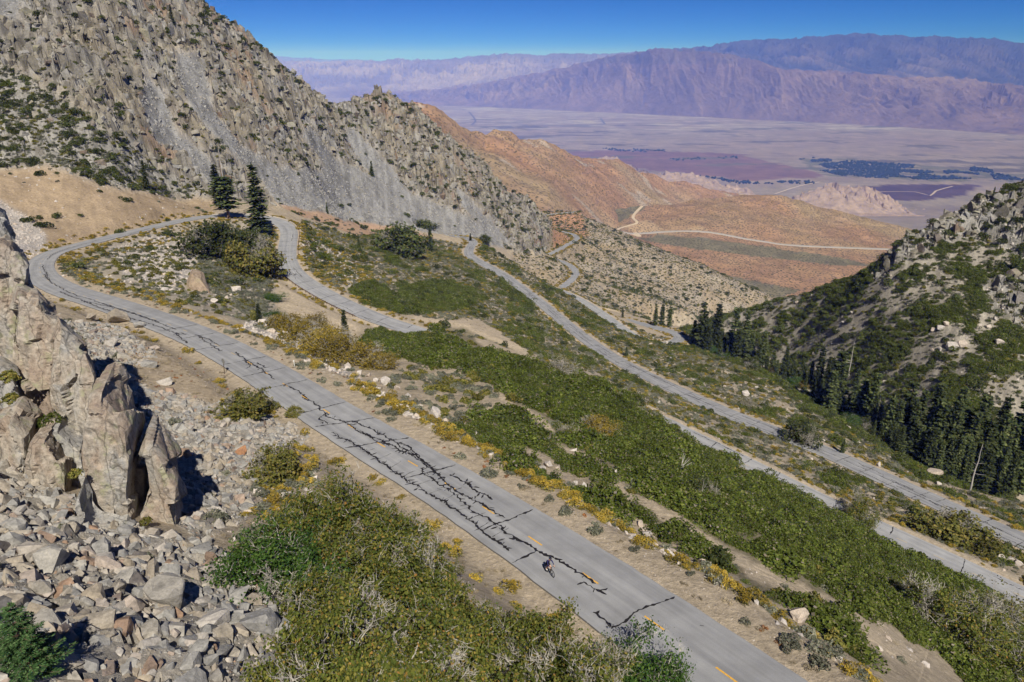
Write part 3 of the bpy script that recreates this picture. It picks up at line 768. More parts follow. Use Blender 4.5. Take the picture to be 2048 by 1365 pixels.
# long tan ridge behind the rocky spur
def rel_tan(x, y, t, nr):
    g = ridged(x / 420 + 0.4 * fbm(x / 300, y / 300, 2, 5), y / 300, 4, 211)
    return (60 * (g - 0.6) + 14 * fbm(x / 90, y / 90, 4, 212)) * np.where(t > 1, np.clip(1.25 - np.abs(t - 1.0), 0.2, 1), np.clip(t * 1.2, 0.1, 1))
def col_tan(x, y, t, u, v, z):
    n = fbm(x / 60, y / 60, 4, 213); n2 = fbm(x / 300, y / 300, 3, 214)
    k = np.clip(0.45 + 1.2 * n2, 0, 1)[..., None]
    c = T3((0.32, 0.195, 0.115), 0.25, n) * (1 - k) + T3((0.31, 0.23, 0.14), 0.25, n) * k
    pale = (fbm(x / 130, y / 130, 3, 215) > 0.42)[..., None]
    return np.where(pale, T3((0.38, 0.31, 0.24), 0.12, n), c)
TN = [[(600,380,1250),(900,410,1350),(1100,440,1480),(1200,480,1900),(1300,470,2450),(1400,450,2950),(1520,430,3450)],
      [(600,230,1900),(700,224,1920),(826,214,2000),(869,217,2050),(904,232,2150),(939,252,2250),(971,266,2330),(989,260,2380),(1017,267,2450),(1045,283,2550),(1095,294,2700),(1148,311,2850),(1183,317,3000),(1229,326,3150),(1289,346,3400),(1323,356,3550),(1402,372,3800),(1470,384,4000),(1520,392,4100)]]
loft('tan_ridge', TN, 600, 1520, 420, 130, m_tan, rel_tan, col_tan, back=(900, 420))

def rel_al(x, y, t, nr):
    f, _ = facets(x / 60, y / 60, 221, 1.1); g, _ = facets(x / 170, y / 170, 222, 0.9)
    return (30 * (f - 0.5) + 45 * (g - 0.5) + 34 * (ridged(x / 250, y / 250, 3, 223) - 0.6)) * np.clip(t, 0, 1) * np.clip(2 - t, 0.3, 1)
def col_al(x, y, t, u, v, z):
    return T3((0.31, 0.235, 0.185), 0.25, fbm(x / 50, y / 50, 4, 224))
loft('rocky_foothill', [[(1570,404,6450),(1620,416,6250),(1700,426,6200),(1800,430,6200),(1850,432,6200)],
      [(1570,402,6600),(1610,392,6600),(1640,378,6600),(1668,368,6600),(1690,377,6600),(1718,373,6600),(1750,386,6600),(1780,404,6600),(1815,420,6600),(1850,428,6600)]], 1570, 1850, 160, 60, m_alab, rel_al, col_al, back=(350, 90))
loft('rocky_foothill', [[(1170,327,7600),(1320,372,6900),(1450,392,6600),(1510,396,6600)],
      [(1170,325,8200),(1215,318,8200),(1232,316,8200),(1255,331,8200),(1300,350,7300),(1330,348,7300),(1352,352,7300),(1385,350,7300),(1405,356,7300),(1440,368,7300),(1490,380,7300),(1510,394,7300)]], 1170, 1510, 160, 60, m_alab, rel_al, col_al, back=(400, 120))

# valley floor
va = np.radians(np.linspace(-75, 75, 420)); vr = np.geomspace(2300, 95000, 420)
VX = vr[:, None] * np.sin(va); VY = vr[:, None] * np.cos(va)
VZ = -1275 + 340 * sstep(6800, 2600, VY) + 6 * fbm(VX / 900, VY / 900, 3, 231)
VU, VV, _ = project(np.stack([VX, VY, VZ], -1))
nv = fbm(VX / 1400, VY / 350, 4, 232); nv2 = fbm(VX / 3500, VY / 700, 3, 233); nv3 = fbm(VX / 240, VY / 120, 3, 234)
VC = T3((0.37, 0.295, 0.235), 0.22, nv + 0.4 * nv3)
k = np.clip(0.5 + 1.3 * nv2, 0, 1)[..., None]; VC = VC * (1 - 0.5 * k) + 0.5 * k * T3((0.42, 0.37, 0.28), 0.2, nv)
ju = VU + 25 * nv; jv = VV + 4 * nv3
red = inpoly(ju, jv, [(1130,300),(1330,303),(1480,310),(1640,345),(1650,355),(1500,362),(1400,352),(1250,335),(1150,318)])
VC = np.where(red[..., None], T3((0.27, 0.165, 0.135), 0.14, nv + nv3), VC)
dk = inpoly(VU + 4 * nv, jv, [(1640,402),(1730,372),(1850,368),(1962,372),(1925,392),(1840,402),(1760,404),(1690,400)])
VC = np.where(dk[..., None], T3((0.135, 0.085, 0.08), 0.12, nv3), VC)
gr = (nv > 0.34) & (VV > 238) & (VV < 345); VC = np.where(gr[..., None], T3((0.20, 0.17, 0.11), 0.2, nv3), VC)
grn = inpoly(ju, jv, [(1590,318),(1700,318),(1840,330),(2060,350),(2060,364),(1850,364),(1650,352)]); VC = np.where((grn & (nv3 > -0.25))[..., None], T3((0.20, 0.19, 0.10), 0.2, nv3), VC)
pale = (VV < 262) & (VV > 205) & (fbm(VX / 900, VY / 260, 3, 236) > 0.25); VC = np.where(pale[..., None], T3((0.50, 0.45, 0.36), 0.1, nv3), VC)
ii = np.arange(420 * 420).reshape(420, 420)
vq = np.stack([ii[:-1, :-1], ii[:-1, 1:], ii[1:, 1:], ii[1:, :-1]], -1).reshape(-1, 4)[:, ::-1]
valley = mesh_obj('valley_floor', np.stack([VX, VY, VZ + CZ], -1).reshape(-1, 3), vq, m_valley)
vcol(valley, np.clip(VC * 0.62, 0.02, 0.8).reshape(-1, 3)); tag(valley, kind='structure')

# ranges across the valley
def gully(x, y, sc, seed, skew=0.35):
    # spurs and ravines run down towards the viewer, slightly slanted
    a = (x + skew * y) / sc + 0.7 * fbm(x / (2.2 * sc), y / (2.2 * sc), 3, seed + 1); b_ = y / (2.6 * sc)
    return ridged(a, b_, 5, seed, 0.55)
def rel_r(amp, sc, seed):
    def f(x, y, t, nr):
        w = np.clip(t * 1.6, 0, 1) * np.where(t > nr - 2, np.clip(1.4 - (t - (nr - 2)), 0.3, 1), 1)
        top = np.exp(-((t - (nr - 2)) / 0.12) ** 2)
        return amp * (gully(x, y, sc, seed) - 0.62) * w * (1 - 0.75 * top) + 0.16 * amp * (ridged((x + .4 * y) / 210, y / 420, 3, seed + 9) - .6) * w
    return f
RB = [(700,212),(900,213),(1000,217),(1130,223),(1300,231),(1500,241),(1700,251),(1900,263),(2048,273),(2500,288)]
def base_row(rows, dz=1290): return [(u, v, dz / -(ray(u, v)[2]) * ray(u, v)[1]) for u, v in rows]
def col_r1(x, y, t, u, v, z):
    g = gully(x, y, 520, 301); n = fbm(x / 500, y / 500, 4, 303); n2 = fbm(x / 2600, y / 2600, 3, 304)
    c = T3((0.225, 0.16, 0.14), 0.42, n); pale = np.clip((g - 0.66) * 3.2 + 0.7 * n2, 0, 1)[..., None]
    c = c * (1 - 0.45 * pale) + 0.45 * pale * np.array([0.40, 0.31, 0.26])
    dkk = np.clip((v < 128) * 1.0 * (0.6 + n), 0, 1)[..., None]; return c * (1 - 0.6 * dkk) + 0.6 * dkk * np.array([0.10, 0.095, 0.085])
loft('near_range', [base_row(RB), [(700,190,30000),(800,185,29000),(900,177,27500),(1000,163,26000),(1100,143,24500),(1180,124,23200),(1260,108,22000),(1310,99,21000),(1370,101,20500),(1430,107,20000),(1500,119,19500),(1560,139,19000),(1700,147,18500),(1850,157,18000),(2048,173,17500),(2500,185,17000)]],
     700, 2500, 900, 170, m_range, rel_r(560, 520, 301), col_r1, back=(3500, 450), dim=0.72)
def col_r2(x, y, t, u, v, z):
    g = gully(x, y, 700, 311); n = fbm(x / 450, y / 450, 4, 313); n2 = fbm(x / 2500, y / 2500, 3, 314)
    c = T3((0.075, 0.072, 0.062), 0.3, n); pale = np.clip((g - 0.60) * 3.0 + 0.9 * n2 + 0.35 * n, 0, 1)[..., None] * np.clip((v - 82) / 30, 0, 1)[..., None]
    return c * (1 - 0.6 * pale) + 0.6 * pale * np.array([0.36, 0.28, 0.24])
loft('crest_range', [[(1150,175,23500),(1500,170,22500),(1700,172,21800),(2048,200,20500),(2500,210,20000)],
     [(1150,140,27500),(1250,112,27500),(1330,100,27500),(1380,97,27500),(1430,90,27500),(1480,82,27500),(1530,80,27500),(1560,81,27300),(1600,76,27000),(1640,72,27000),(1690,70,27000),(1730,68,27000),(1780,70,26500),(1830,76,26500),(1860,74,26000),(1890,77,26000),(1940,75,26000),(1990,77,26000),(2020,84,26000),(2048,84,26000),(2200,80,26000),(2500,95,26000)]],
     1150, 2500, 640, 110, m_range, rel_r(800, 700, 311), col_r2, back=(5000, 900), dim=0.58)
def col_r3(x, y, t, u, v, z):
    g = gully(x, y, 800, 321); n = fbm(x / 700, y / 700, 4, 323); n2 = fbm(x / 3500, y / 2500, 3, 324)
    c = T3((0.24, 0.185, 0.165), 0.3, n); pale = np.clip(0.4 + (g - 0.6) * 2.0 + 1.3 * n2, 0, 1)[..., None]
    c = c * (1 - 0.8 * pale) + 0.8 * pale * np.array([0.46, 0.38, 0.32])
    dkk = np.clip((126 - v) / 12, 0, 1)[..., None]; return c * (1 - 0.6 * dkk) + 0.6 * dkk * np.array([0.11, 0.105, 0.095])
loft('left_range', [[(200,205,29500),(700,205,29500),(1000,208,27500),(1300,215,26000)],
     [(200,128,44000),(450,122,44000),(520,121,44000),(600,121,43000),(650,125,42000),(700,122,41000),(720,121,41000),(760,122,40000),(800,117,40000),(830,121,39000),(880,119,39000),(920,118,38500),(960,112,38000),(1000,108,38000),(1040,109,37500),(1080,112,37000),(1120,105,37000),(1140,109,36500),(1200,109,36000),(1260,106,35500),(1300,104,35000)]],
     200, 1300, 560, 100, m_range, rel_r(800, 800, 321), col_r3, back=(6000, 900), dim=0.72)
def col_r4(x, y, t, u, v, z): return T3((0.13, 0.12, 0.11), 0.3, fbm(x / 1500, y / 1500, 3, 333))
loft('farthest_range', [[(100,150,56000),(900,150,56000)], [(100,100,66000),(400,108,66000),(480,106,66000),(530,112,66000),(590,114,66000),(640,118,66000),(700,119,66000),(800,124,66000),(900,128,66000)]],
     100, 900, 200, 40, m_range, rel_r(800, 2500, 331), col_r4, back=(8000, 1200), dim=0.72)

# dirt and paved tracks on the orange hill and its flat
bv = BVHTree.FromPolygons([tuple(p) for p in P_or.reshape(-1, 3)], [tuple(q) for q in np.stack([np.arange(150 * 420).reshape(150, 420)[:-1, :-1], np.arange(150 * 420).reshape(150, 420)[:-1, 1:], np.arange(150 * 420).reshape(150, 420)[1:, 1:], np.arange(150 * 420).reshape(150, 420)[1:, :-1]], -1).reshape(-1, 4).tolist()])
m_track, nt, b = new_mat('track_dust', 0.95, 0.1); b.inputs['Base Color'].default_value = (0.52, 0.42, 0.31, 1)
m_pavefar, nt, b = new_mat('far_pavement', 0.95, 0.1); b.inputs['Base Color'].default_value = (0.36, 0.33, 0.30, 1)
def far_track(name, pix, w, mat):
    P = []
    pp = catmull(np.array([(u, v, 0) for u, v in pix], float), 2.0)
    for u, v, _ in pp:
        r = ray(u, v); h = bv.ray_cast(Vector((0, 0, CZ)), Vector(r).normalized())
        if h[0] is not None: P.append(np.array(h[0]))
    P = np.array(P); t = np.gradient(P[:, :2], axis=0); t /= np.linalg.norm(t, axis=1)[:, None] + 1e-9
    nrm = np.stack([t[:, 1], -t[:, 0], 0 * t[:, 0]], 1); n = len(P)
    up = np.array([0, 0, 1.2])
    rows = [P + nrm * w / 2 + up, P - nrm * w / 2 + up, P - nrm * (w / 2 + 1.5) - up * 3, P + nrm * (w / 2 + 1.5) - up * 3]
    V = np.concatenate(rows); F_ = [(i + 0, i + 1, n + i + 1, n + i) for i in range(n - 1)] + [(n + i, n + i + 1, 2 * n + i + 1, 2 * n + i) for i in range(n - 1)] + [(3 * n + i, 3 * n + i + 1, i + 1, i) for i in range(n - 1)]
    tag(mesh_obj(name, V, F_, mat), kind='structure')
far_track('hill_road', [(1235,463),(1262,468),(1290,467),(1330,464),(1370,463),(1410,464),(1450,470),(1490,478),(1530,484),(1570,490),(1640,494),(1720,497),(1800,500),(1850,503)], 15, m_pavefar)
far_track('dirt_path', [(1270,466),(1278,473),(1266,469)], 13, m_track)
far_track('dirt_path', [(1285,412),(1272,425),(1266,436),(1274,446),(1258,452),(1238,458),(1232,463)], 9, m_track)

# woods and farms far down in the valley: one mass
def far_wood(n_try):
    polys = [[(1592,322),(1610,316),(1655,316),(1665,324),(1600,326)],[(1635,330),(1700,322),(1745,325),(1830,331),(1830,336),(1720,340),(1660,338)],[(1640,342),(1760,338),(1860,342),(1900,342),(1960,348),(1950,358),(1850,360),(1750,357),(1690,354)],
             [(1940,335),(1985,340),(1985,346),(1940,343)],[(1980,348),(2060,352),(2060,362),(1990,360)],[(1395,351),(1480,363),(1560,364),(1640,361),(1720,360),(1720,366),(1600,369),(1470,368)],[(1200,297),(1330,301),(1330,306),(1230,303)],[(1335,318),(1480,314),(1480,318),(1350,322)]]
    out = []
    rg = np.random.default_rng(77)
    for q, p in enumerate(polys):
        p = np.array(p, float); n = n_try[q]
        u = rg.uniform(p[:, 0].min(), p[:, 0].max(), n); v = rg.uniform(p[:, 1].min(), p[:, 1].max(), n)
        ok = inpoly(u, v, p); u, v = u[ok], v[ok]
        for a, c_ in zip(u, v):
            r = ray(a, c_); zz = -1275.0; P = r * (zz / r[2])
            if fbm(np.array([P[0] / 260]), np.array([P[1] / 420]), 2, 71)[0] > -0.15: out.append((P[0], P[1], zz))
    return np.array(out)
fw = far_wood([420, 1100, 2600, 150, 320, 900, 320, 120])
base = np.array([[0, 0, 1.25], [1, 0, .55], [.31, .95, .6], [-.8, .59, .5], [-.8, -.59, .6], [.31, -.95, .5], [.5, .4, -.1], [-.5, .3, -.1], [0, -.6, -.1]])
bf = [(0, 1, 2), (0, 2, 3), (0, 3, 4), (0, 4, 5), (0, 5, 1), (1, 6, 2), (2, 6, 7), (2, 7, 3), (3, 7, 4), (4, 7, 8), (4, 8, 5), (5, 8, 6), (5, 6, 1)]
V = []; F_ = []
for i, p in enumerate(fw):
    s = rng.uniform(8, 19); q = base * np.array([s, s * 1.2, s * rng.uniform(.8, 1.2)]) * rng.uniform(.75, 1.25, (9, 1)) + p + np.array([0, 0, CZ])
    V.append(q); F_ += [tuple(k + 9 * i for k in f) for f in bf]
m_fw, nt, b = new_mat('far_trees', 0.95, 0.05); b.inputs['Base Color'].default_value = (0.022, 0.034, 0.018, 1)
tag(mesh_obj('valley_wood', np.concatenate(V), F_, m_fw), 'dark green belt of trees on the far valley floor', 'wood', kind='stuff')
# straight highway far across the valley
def valley_line(name, pix, w, c_):
    P = np.array([ray(u, v) * (-1268.0 / ray(u, v)[2]) for u, v in pix]); P = catmull(P, 200.0)
    t = np.gradient(P[:, :2], axis=0); t /= np.linalg.norm(t, axis=1)[:, None]; nrm = np.stack([t[:, 1], -t[:, 0], 0 * t[:, 0]], 1)
    n = len(P); V = np.concatenate([P + nrm * w / 2, P - nrm * w / 2]); V[:, 2] += CZ
    m, nt, b = new_mat(name, 0.95, 0.1); b.inputs['Base Color'].default_value = c_
    tag(mesh_obj(name, V, [(i, i + 1, n + i + 1, n + i) for i in range(n - 1)], m), kind='structure')
valley_line('valley_highway', [(938,224),(945,232),(951,242),(943,250)], 45, (0.10, 0.09, 0.10, 1))
valley_line('valley_highway', [(1201,237),(1207,245),(1205,249),(1150,251),(1080,250),(1000,252)], 45, (0.10, 0.10, 0.09, 1))
valley_line('valley_track', [(1550,388),(1600,372),(1640,364)], 22, (0.5, 0.42, 0.33, 1))
valley_line('valley_track', [(1760,384),(1830,384),(1860,392),(1872,382),(1905,373)], 22, (0.42, 0.34, 0.27, 1))
# ------------------------------------------------------------------ plants and rocks: shared shapes
def leaf_mat(name, stops, trans=0.2, zramp=None, var=0.35):
    m, nt, b = new_mat(name, 0.75, 0.12)
    geo = nd(nt, 'ShaderNodeNewGeometry'); oi = nd(nt, 'ShaderNodeObjectInfo')
    c = ramp(nt, geo.outputs['Random Per Island'], stops)
    if zramp:
        tc = nd(nt, 'ShaderNodeTexCoord'); sp = nd(nt, 'ShaderNodeSeparateXYZ'); nt.links.new(tc.outputs['Object'], sp.inputs[0])
        ad = nd(nt, 'ShaderNodeMath', operation='MULTIPLY_ADD'); nt.links.new(geo.outputs['Random Per Island'], ad.inputs[0]); ad.inputs[1].default_value = zramp[2]; nt.links.new(sp.outputs['Z'], ad.inputs[2])
        mr = nd(nt, 'ShaderNodeMapRange'); nt.links.new(ad.outputs[0], mr.inputs[0]); mr.inputs[1].default_value = zramp[0]; mr.inputs[2].default_value = zramp[1]
        c2 = ramp(nt, geo.outputs['Random Per Island'], zramp[3]); c = mixc(nt, c, c2, mr.outputs[0])
    v = nd(nt, 'ShaderNodeMapRange'); nt.links.new(oi.outputs['Random'], v.inputs[0]); v.inputs[3].default_value = 1 - var; v.inputs[4].default_value = 1 + var
    vv = nd(nt, 'ShaderNodeCombineColor'); [nt.links.new(v.outputs[0], vv.inputs[i]) for i in range(3)]
    c = mixc(nt, c, vv.outputs[0], 1.0, 'MULTIPLY')
    nt.links.new(c, b.inputs['Base Color'])
    tr = nd(nt, 'ShaderNodeBsdfTranslucent'); nt.links.new(c, tr.inputs[0])
    mx = nd(nt, 'ShaderNodeMixShader'); mx.inputs[0].default_value = trans
    nt.links.new(b.outputs[0], mx.inputs[1]); nt.links.new(tr.outputs[0], mx.inputs[2])
    nt.links.new(mx.outputs[0], nt.nodes['Material Output'].inputs['Surface'])
    return m
M_MANZ = leaf_mat('manzanita_leaf', [(0.0, (0.046, 0.066, 0.011)), (0.6, (0.098, 0.126, 0.021)), (0.88, (0.16, 0.18, 0.04)), (0.94, (0.17, 0.14, 0.09)), (1.0, (0.24, 0.21, 0.17))])
M_SAGE = leaf_mat('sage_leaf', [(0.0, (0.11, 0.12, 0.085)), (0.6, (0.20, 0.205, 0.15)), (1.0, (0.28, 0.26, 0.19))])
M_RABB = leaf_mat('rabbitbrush_leaf', [(0.0, (0.12, 0.13, 0.04)), (1.0, (0.23, 0.20, 0.06))], 0.15, (0.25, 0.55, 0.25, [(0.0, (0.27, 0.19, 0.03)), (0.7, (0.42, 0.29, 0.04)), (1.0, (0.27, 0.20, 0.07))]))
M_OLIVE = leaf_mat('olive_leaf', [(0.0, (0.08, 0.09, 0.02)), (0.6, (0.17, 0.165, 0.04)), (1.0, (0.27, 0.21, 0.06))])
M_DARK = leaf_mat('dark_shrub_leaf', [(0.0, (0.038, 0.052, 0.016)), (0.7, (0.085, 0.105, 0.032)), (1.0, (0.15, 0.135, 0.055))])
M_DRY = leaf_mat('dry_twig', [(0.0, (0.20, 0.16, 0.10)), (1.0, (0.38, 0.32, 0.23))], 0.05)
M_RUST = leaf_mat('rust_buckwheat', [(0.0, (0.20, 0.08, 0.03)), (1.0, (0.34, 0.17, 0.07))], 0.1)
M_OAK = leaf_mat('oak_leaf', [(0.0, (0.055, 0.080, 0.016)), (0.55, (0.135, 0.155, 0.03)), (0.88, (0.22, 0.20, 0.045)), (0.97, (0.29, 0.21, 0.05)), (1.0, (0.34, 0.18, 0.05))], 0.25, None, 0.15)
M_OAKG = leaf_mat('green_oak_leaf', [(0.0, (0.025, 0.06, 0.012)), (0.6, (0.06, 0.12, 0.022)), (1.0, (0.11, 0.17, 0.035))], 0.25, None, 0.15)
M_FIR = leaf_mat('conifer_needle', [(0.0, (0.028, 0.042, 0.015)), (0.6, (0.068, 0.086, 0.030)), (1.0, (0.14, 0.155, 0.06))], 0.1, None, 0.48)
M_FIRN = leaf_mat('young_fir_needle', [(0.0, (0.024, 0.060, 0.018)), (0.6, (0.06, 0.125, 0.04)), (1.0, (0.14, 0.22, 0.085))], 0.15, None, 0.1)
M_WILLOW = leaf_mat('willow_leaf', [(0.0, (0.13, 0.11, 0.02)), (0.6, (0.26, 0.19, 0.03)), (1.0, (0.36, 0.26, 0.05))], 0.25, None, 0.3)
def bark_mat(name, a, c_):
    m, nt, b = new_mat(name, 0.9, 0.1); geo = nd(nt, 'ShaderNodeNewGeometry')
    n = texnoise(nt, 4.0, 5, 0.7, geo.outputs['Position']); nt.links.new(ramp(nt, n, [(0.3, a), (0.7, c_)]), b.inputs['Base Color']); bump(nt, b, n, 0.5, 0.05); return m
M_BARK = bark_mat('conifer_bark', (0.10, 0.065, 0.045), (0.24, 0.165, 0.12))
M_GREYWOOD = bark_mat('weathered_wood', (0.32, 0.30, 0.275), (0.55, 0.52, 0.48))
M_TWIG = bark_mat('grey_branch', (0.24, 0.22, 0.19), (0.55, 0.51, 0.45))

def quads_from(cen, ax, ay):
    """cards from centres and half axes"""
    n = len(cen); V = np.stack([cen - ax - ay, cen + ax - ay * 0.6, cen + ax * 0.8 + ay, cen - ax * 0.7 + ay * 0.8], 1).reshape(-1, 3)
    return V, np.arange(4 * n).reshape(n, 4)
def unit(v): return v / (np.linalg.norm(v, axis=-1, keepdims=True) + 1e-9)
def leaf_cards(P, N, size, rg, asp=1.5, jit=0.9):
    n = len(P); N = unit(N + jit * rg.normal(size=(n, 3)))
    a = unit(np.cross(N, rg.normal(size=(n, 3)))); c_ = np.cross(N, a)
    s = size * rg.uniform(0.6, 1.35, (n, 1))
    return quads_from(P, a * s * asp * 0.5, c_ * s * 0.5)
def tube(pts, rad, sides=4):
    pts = np.asarray(pts, float); n = len(pts); t = unit(np.gradient(pts, axis=0))
    ref = np.array([0.31, 0.17, 0.93]); a = unit(np.cross(t, ref)); c_ = np.cross(t, a)
    ang = np.arange(sides) * 2 * math.pi / sides
    V = (pts[:, None] + np.asarray(rad)[:, None, None] * (a[:, None] * np.cos(ang)[None, :, None] + c_[:, None] * np.sin(ang)[None, :, None])).reshape(-1, 3)
    i = np.arange(n * sides).reshape(n, sides); j = np.roll(i, -1, 1)
    return V, np.stack([i[:-1], j[:-1], j[1:], i[1:]], -1).reshape(-1, 4)
class MB:
    def __init__(s): s.V = []; s.F = []; s.o = 0
    def add(s, VF):
        V, F_ = VF; s.V.append(np.asarray(V, float).reshape(-1, 3)); s.F.append(np.asarray(F_) + s.o); s.o += len(s.V[-1])
    def mesh(s, name, mat, smooth=False):
        o = mesh_obj(name, np.concatenate(s.V), np.concatenate(s.F), mat, smooth=smooth, link=False)
        me = o.data; bpy.data.objects.remove(o); me.name = name; return me
def bush_mesh(name, mat, n, rx, h, leaf, seed, lumps=5, stems=6, asp=1.5, spike=0.0):
    rg = np.random.default_rng(seed); mb = MB()
    L = np.c_[rg.normal(size=(lumps, 2)) * rx * 0.42, np.zeros(lumps)]; LR = rg.uniform(0.45, 0.75, lumps) * rx; LH = rg.uniform(0.65, 1.0, lumps) * h
    k = rg.integers(0, lumps, n); d = unit(rg.normal(size=(n, 3))); d[:, 2] = np.abs(d[:, 2])
    r = rg.uniform(0.72, 1.05, n) ** 0.7
    P = L[k] + d * np.stack([LR[k], LR[k], LH[k]], 1) * r[:, None]; P[:, 2] += 0.03 * h
    N = d * 0.8 + np.array([0, 0, 0.45]) 
    if spike: N = N * (1 - spike) + unit(rg.normal(size=(n, 3))) * spike
    mb.add(leaf_cards(P, N, leaf, rg, asp))
    for _ in range(stems):
        q = P[rg.integers(n)]; mb.add(tube([(q[0] * .15, q[1] * .15, -0.1 * h), q * np.array([.6, .6, .55]), q], [0.03 * rx, 0.022 * rx, 0.008 * rx], 3))
    return mb.mesh(name, mat)
def twig_mesh(name, mat, n, rx, h, seed, w=0.012):
    rg = np.random.default_rng(seed); mb = MB()
    for _ in range(n):
        a = rg.uniform(0, 6.28); r = rx * rg.uniform(0.3, 1); e = np.array([r * math.cos(a), r * math.sin(a), h * rg.uniform(0.5, 1)])
        m_ = e * 0.5 + rg.normal(size=3) * 0.12 * rx
        mb.add(tube([e * 0.05, m_, e], [w * 1.5, w, w * 0.4], 3))
        for _ in range(3):
            f = m_ + (e - m_) * rg.uniform(0, 0.8); g = f + rg.normal(size=3) * 0.22 * rx; mb.add(tube([f, (f + g) / 2 + rg.normal(size=3) * 0.03 * rx, g], [w * .7, w * .5, w * .25], 3))
    return mb.mesh(name, mat)
def rock_mesh(name, mat, seed, npts=16, sq=(1, 1, 1), detail=0):
    rg = np.random.default_rng(seed); bm = bmesh.new()
    p = unit(rg.normal(size=(npts + 8, 3))); p = np.sign(p) * np.abs(p) ** 0.55; p = p / np.abs(p).max(1, keepdims=True) ** 0.35 * rg.uniform(0.62, 0.85, (npts + 8, 1))
    # flatten against a few random planes for slabby faces
    for _ in range(3):
        n_ = unit(rg.normal(size=3)); dmax = rg.uniform(0.35, 0.6); s = p @ n_; over = s > dmax; p[over] -= np.outer(s[over] - dmax, n_)
    p *= np.array(sq)
    for q in p: bm.verts.new(q)
    r = bmesh.ops.convex_hull(bm, input=bm.verts)
    bmesh.ops.delete(bm, geom=[g for g in r['geom_interior'] if isinstance(g, bmesh.types.BMVert)], context='VERTS')
    if detail:
        bmesh.ops.subdivide_edges(bm, edges=bm.edges[:], cuts=detail, use_grid_fill=True)
        bmesh.ops.triangulate(bm, faces=bm.faces[:])
        for v in bm.verts:
            c_ = np.array(v.co); f, _ = facets(np.array([c_[0] * 3.1 + c_[2] * 1.7]), np.array([c_[1] * 3.1 - c_[2] * 1.1]), seed + 7, 1.0)
            v.co *= 1 + 0.10 * (float(f[0]) - 0.5) + 0.02 * rg.normal()
    me = bpy.data.meshes.new(name); bm.to_mesh(me); bm.free(); me.materials.append(mat); return me
def rock_mat(name, cols, lichen=0.0, sc=1.0, bd=0.12):
    m, nt, b = new_mat(name, 0.9, 0.15); geo = nd(nt, 'ShaderNodeNewGeometry'); oi = nd(nt, 'ShaderNodeObjectInfo')
    c = ramp(nt, oi.outputs['Random'], cols)
    n = texnoise(nt, 1.7 * sc, 9, 0.72, geo.outputs['Position']); n2 = texnoise(nt, 0.5 * sc, 4, 0.6, geo.outputs['Position']); n3 = texnoise(nt, 7.0 * sc, 4, 0.7, geo.outputs['Position'])
    c = mixc(nt, c, ramp(nt, n, [(0.3, (0.55, 0.55, 0.55)), (0.5, (1, 1, 1)), (0.72, (1.35, 1.33, 1.3))]), 1.0, 'MULTIPLY')
    c = mixc(nt, c, ramp(nt, n3, [(0.3, (0.78, 0.78, 0.78)), (0.7, (1.2, 1.2, 1.2))]), 1.0, 'MULTIPLY')
    if lichen:
        c = mixc(nt, c, (0.34, 0.34, 0.20), ramp(nt, n2, [(0.55, (0, 0, 0)), (0.68, (lichen, lichen, lichen))]))
    nt.links.new(c, b.inputs['Base Color']); bump(nt, b, n, 0.8, bd); return m
M_TALUS = rock_mat('talus_rock', [(0.0, (0.25, 0.243, 0.238)), (0.35, (0.345, 0.33, 0.305)), (0.6, (0.32, 0.27, 0.21)), (0.85, (0.40, 0.37, 0.34)), (0.95, (0.30, 0.20, 0.14)), (1.0, (0.10, 0.10, 0.105))])
M_PALE = rock_mat('pale_granite', [(0.0, (0.44, 0.40, 0.37)), (0.5, (0.52, 0.47, 0.43)), (1.0, (0.46, 0.38, 0.31))])
M_GREY = rock_mat('grey_scree', [(0.0, (0.20, 0.197, 0.195)), (0.6, (0.32, 0.315, 0.31)), (1.0, (0.30, 0.27, 0.23))], 0, 0.4, 0.4)
M_CLIFF = rock_mat('cliff_block', [(0.0, (0.13, 0.12, 0.10)), (0.4, (0.27, 0.24, 0.19)), (0.8, (0.29, 0.28, 0.265)), (1.0, (0.18, 0.13, 0.095))], 0.35, 0.25, 0.8)
# ------------------------------------------------------------------ spreading plants and stones over the ground
CELL = (np.gradient(rr)[:, None] * rr[:, None] * np.gradient(az)[None, :])
FRAMEM = (GU > -160) & (GU < 2210) & (GV < 1560)
VISM = SLOPE_T >= CUMMAX - 0.035
def sample(dens, seed):
    rg = np.random.default_rng(seed)
    lam = np.clip(dens, 0, None) * CELL * (FRAMEM & VISM)
    cnt = rg.poisson(lam)
    i, j = np.nonzero(cnt); k = cnt[i, j]; i = np.repeat(i, k); j = np.repeat(j, k)
    fi = np.clip(i + rg.uniform(-.5, .5, len(i)), 0, NR - 1.01); fj = np.clip(j + rg.uniform(-.5, .5, len(j)), 0, NA - 1.01)
    D = np.interp(fi, np.arange(NR), rr); A = np.interp(fj, np.arange(NA), az)
    x = D * np.sin(A); y = D * np.cos(A); z = ground_z(x, y)
    return np.stack([x, y, z], 1), rg
def protos(name, meshes):
    c = bpy.data.collections.new(name)
    for i, me in enumerate(meshes):
        o = bpy.data.objects.new('%s_%02d' % (name, i), me); c.objects.link(o)
    return c
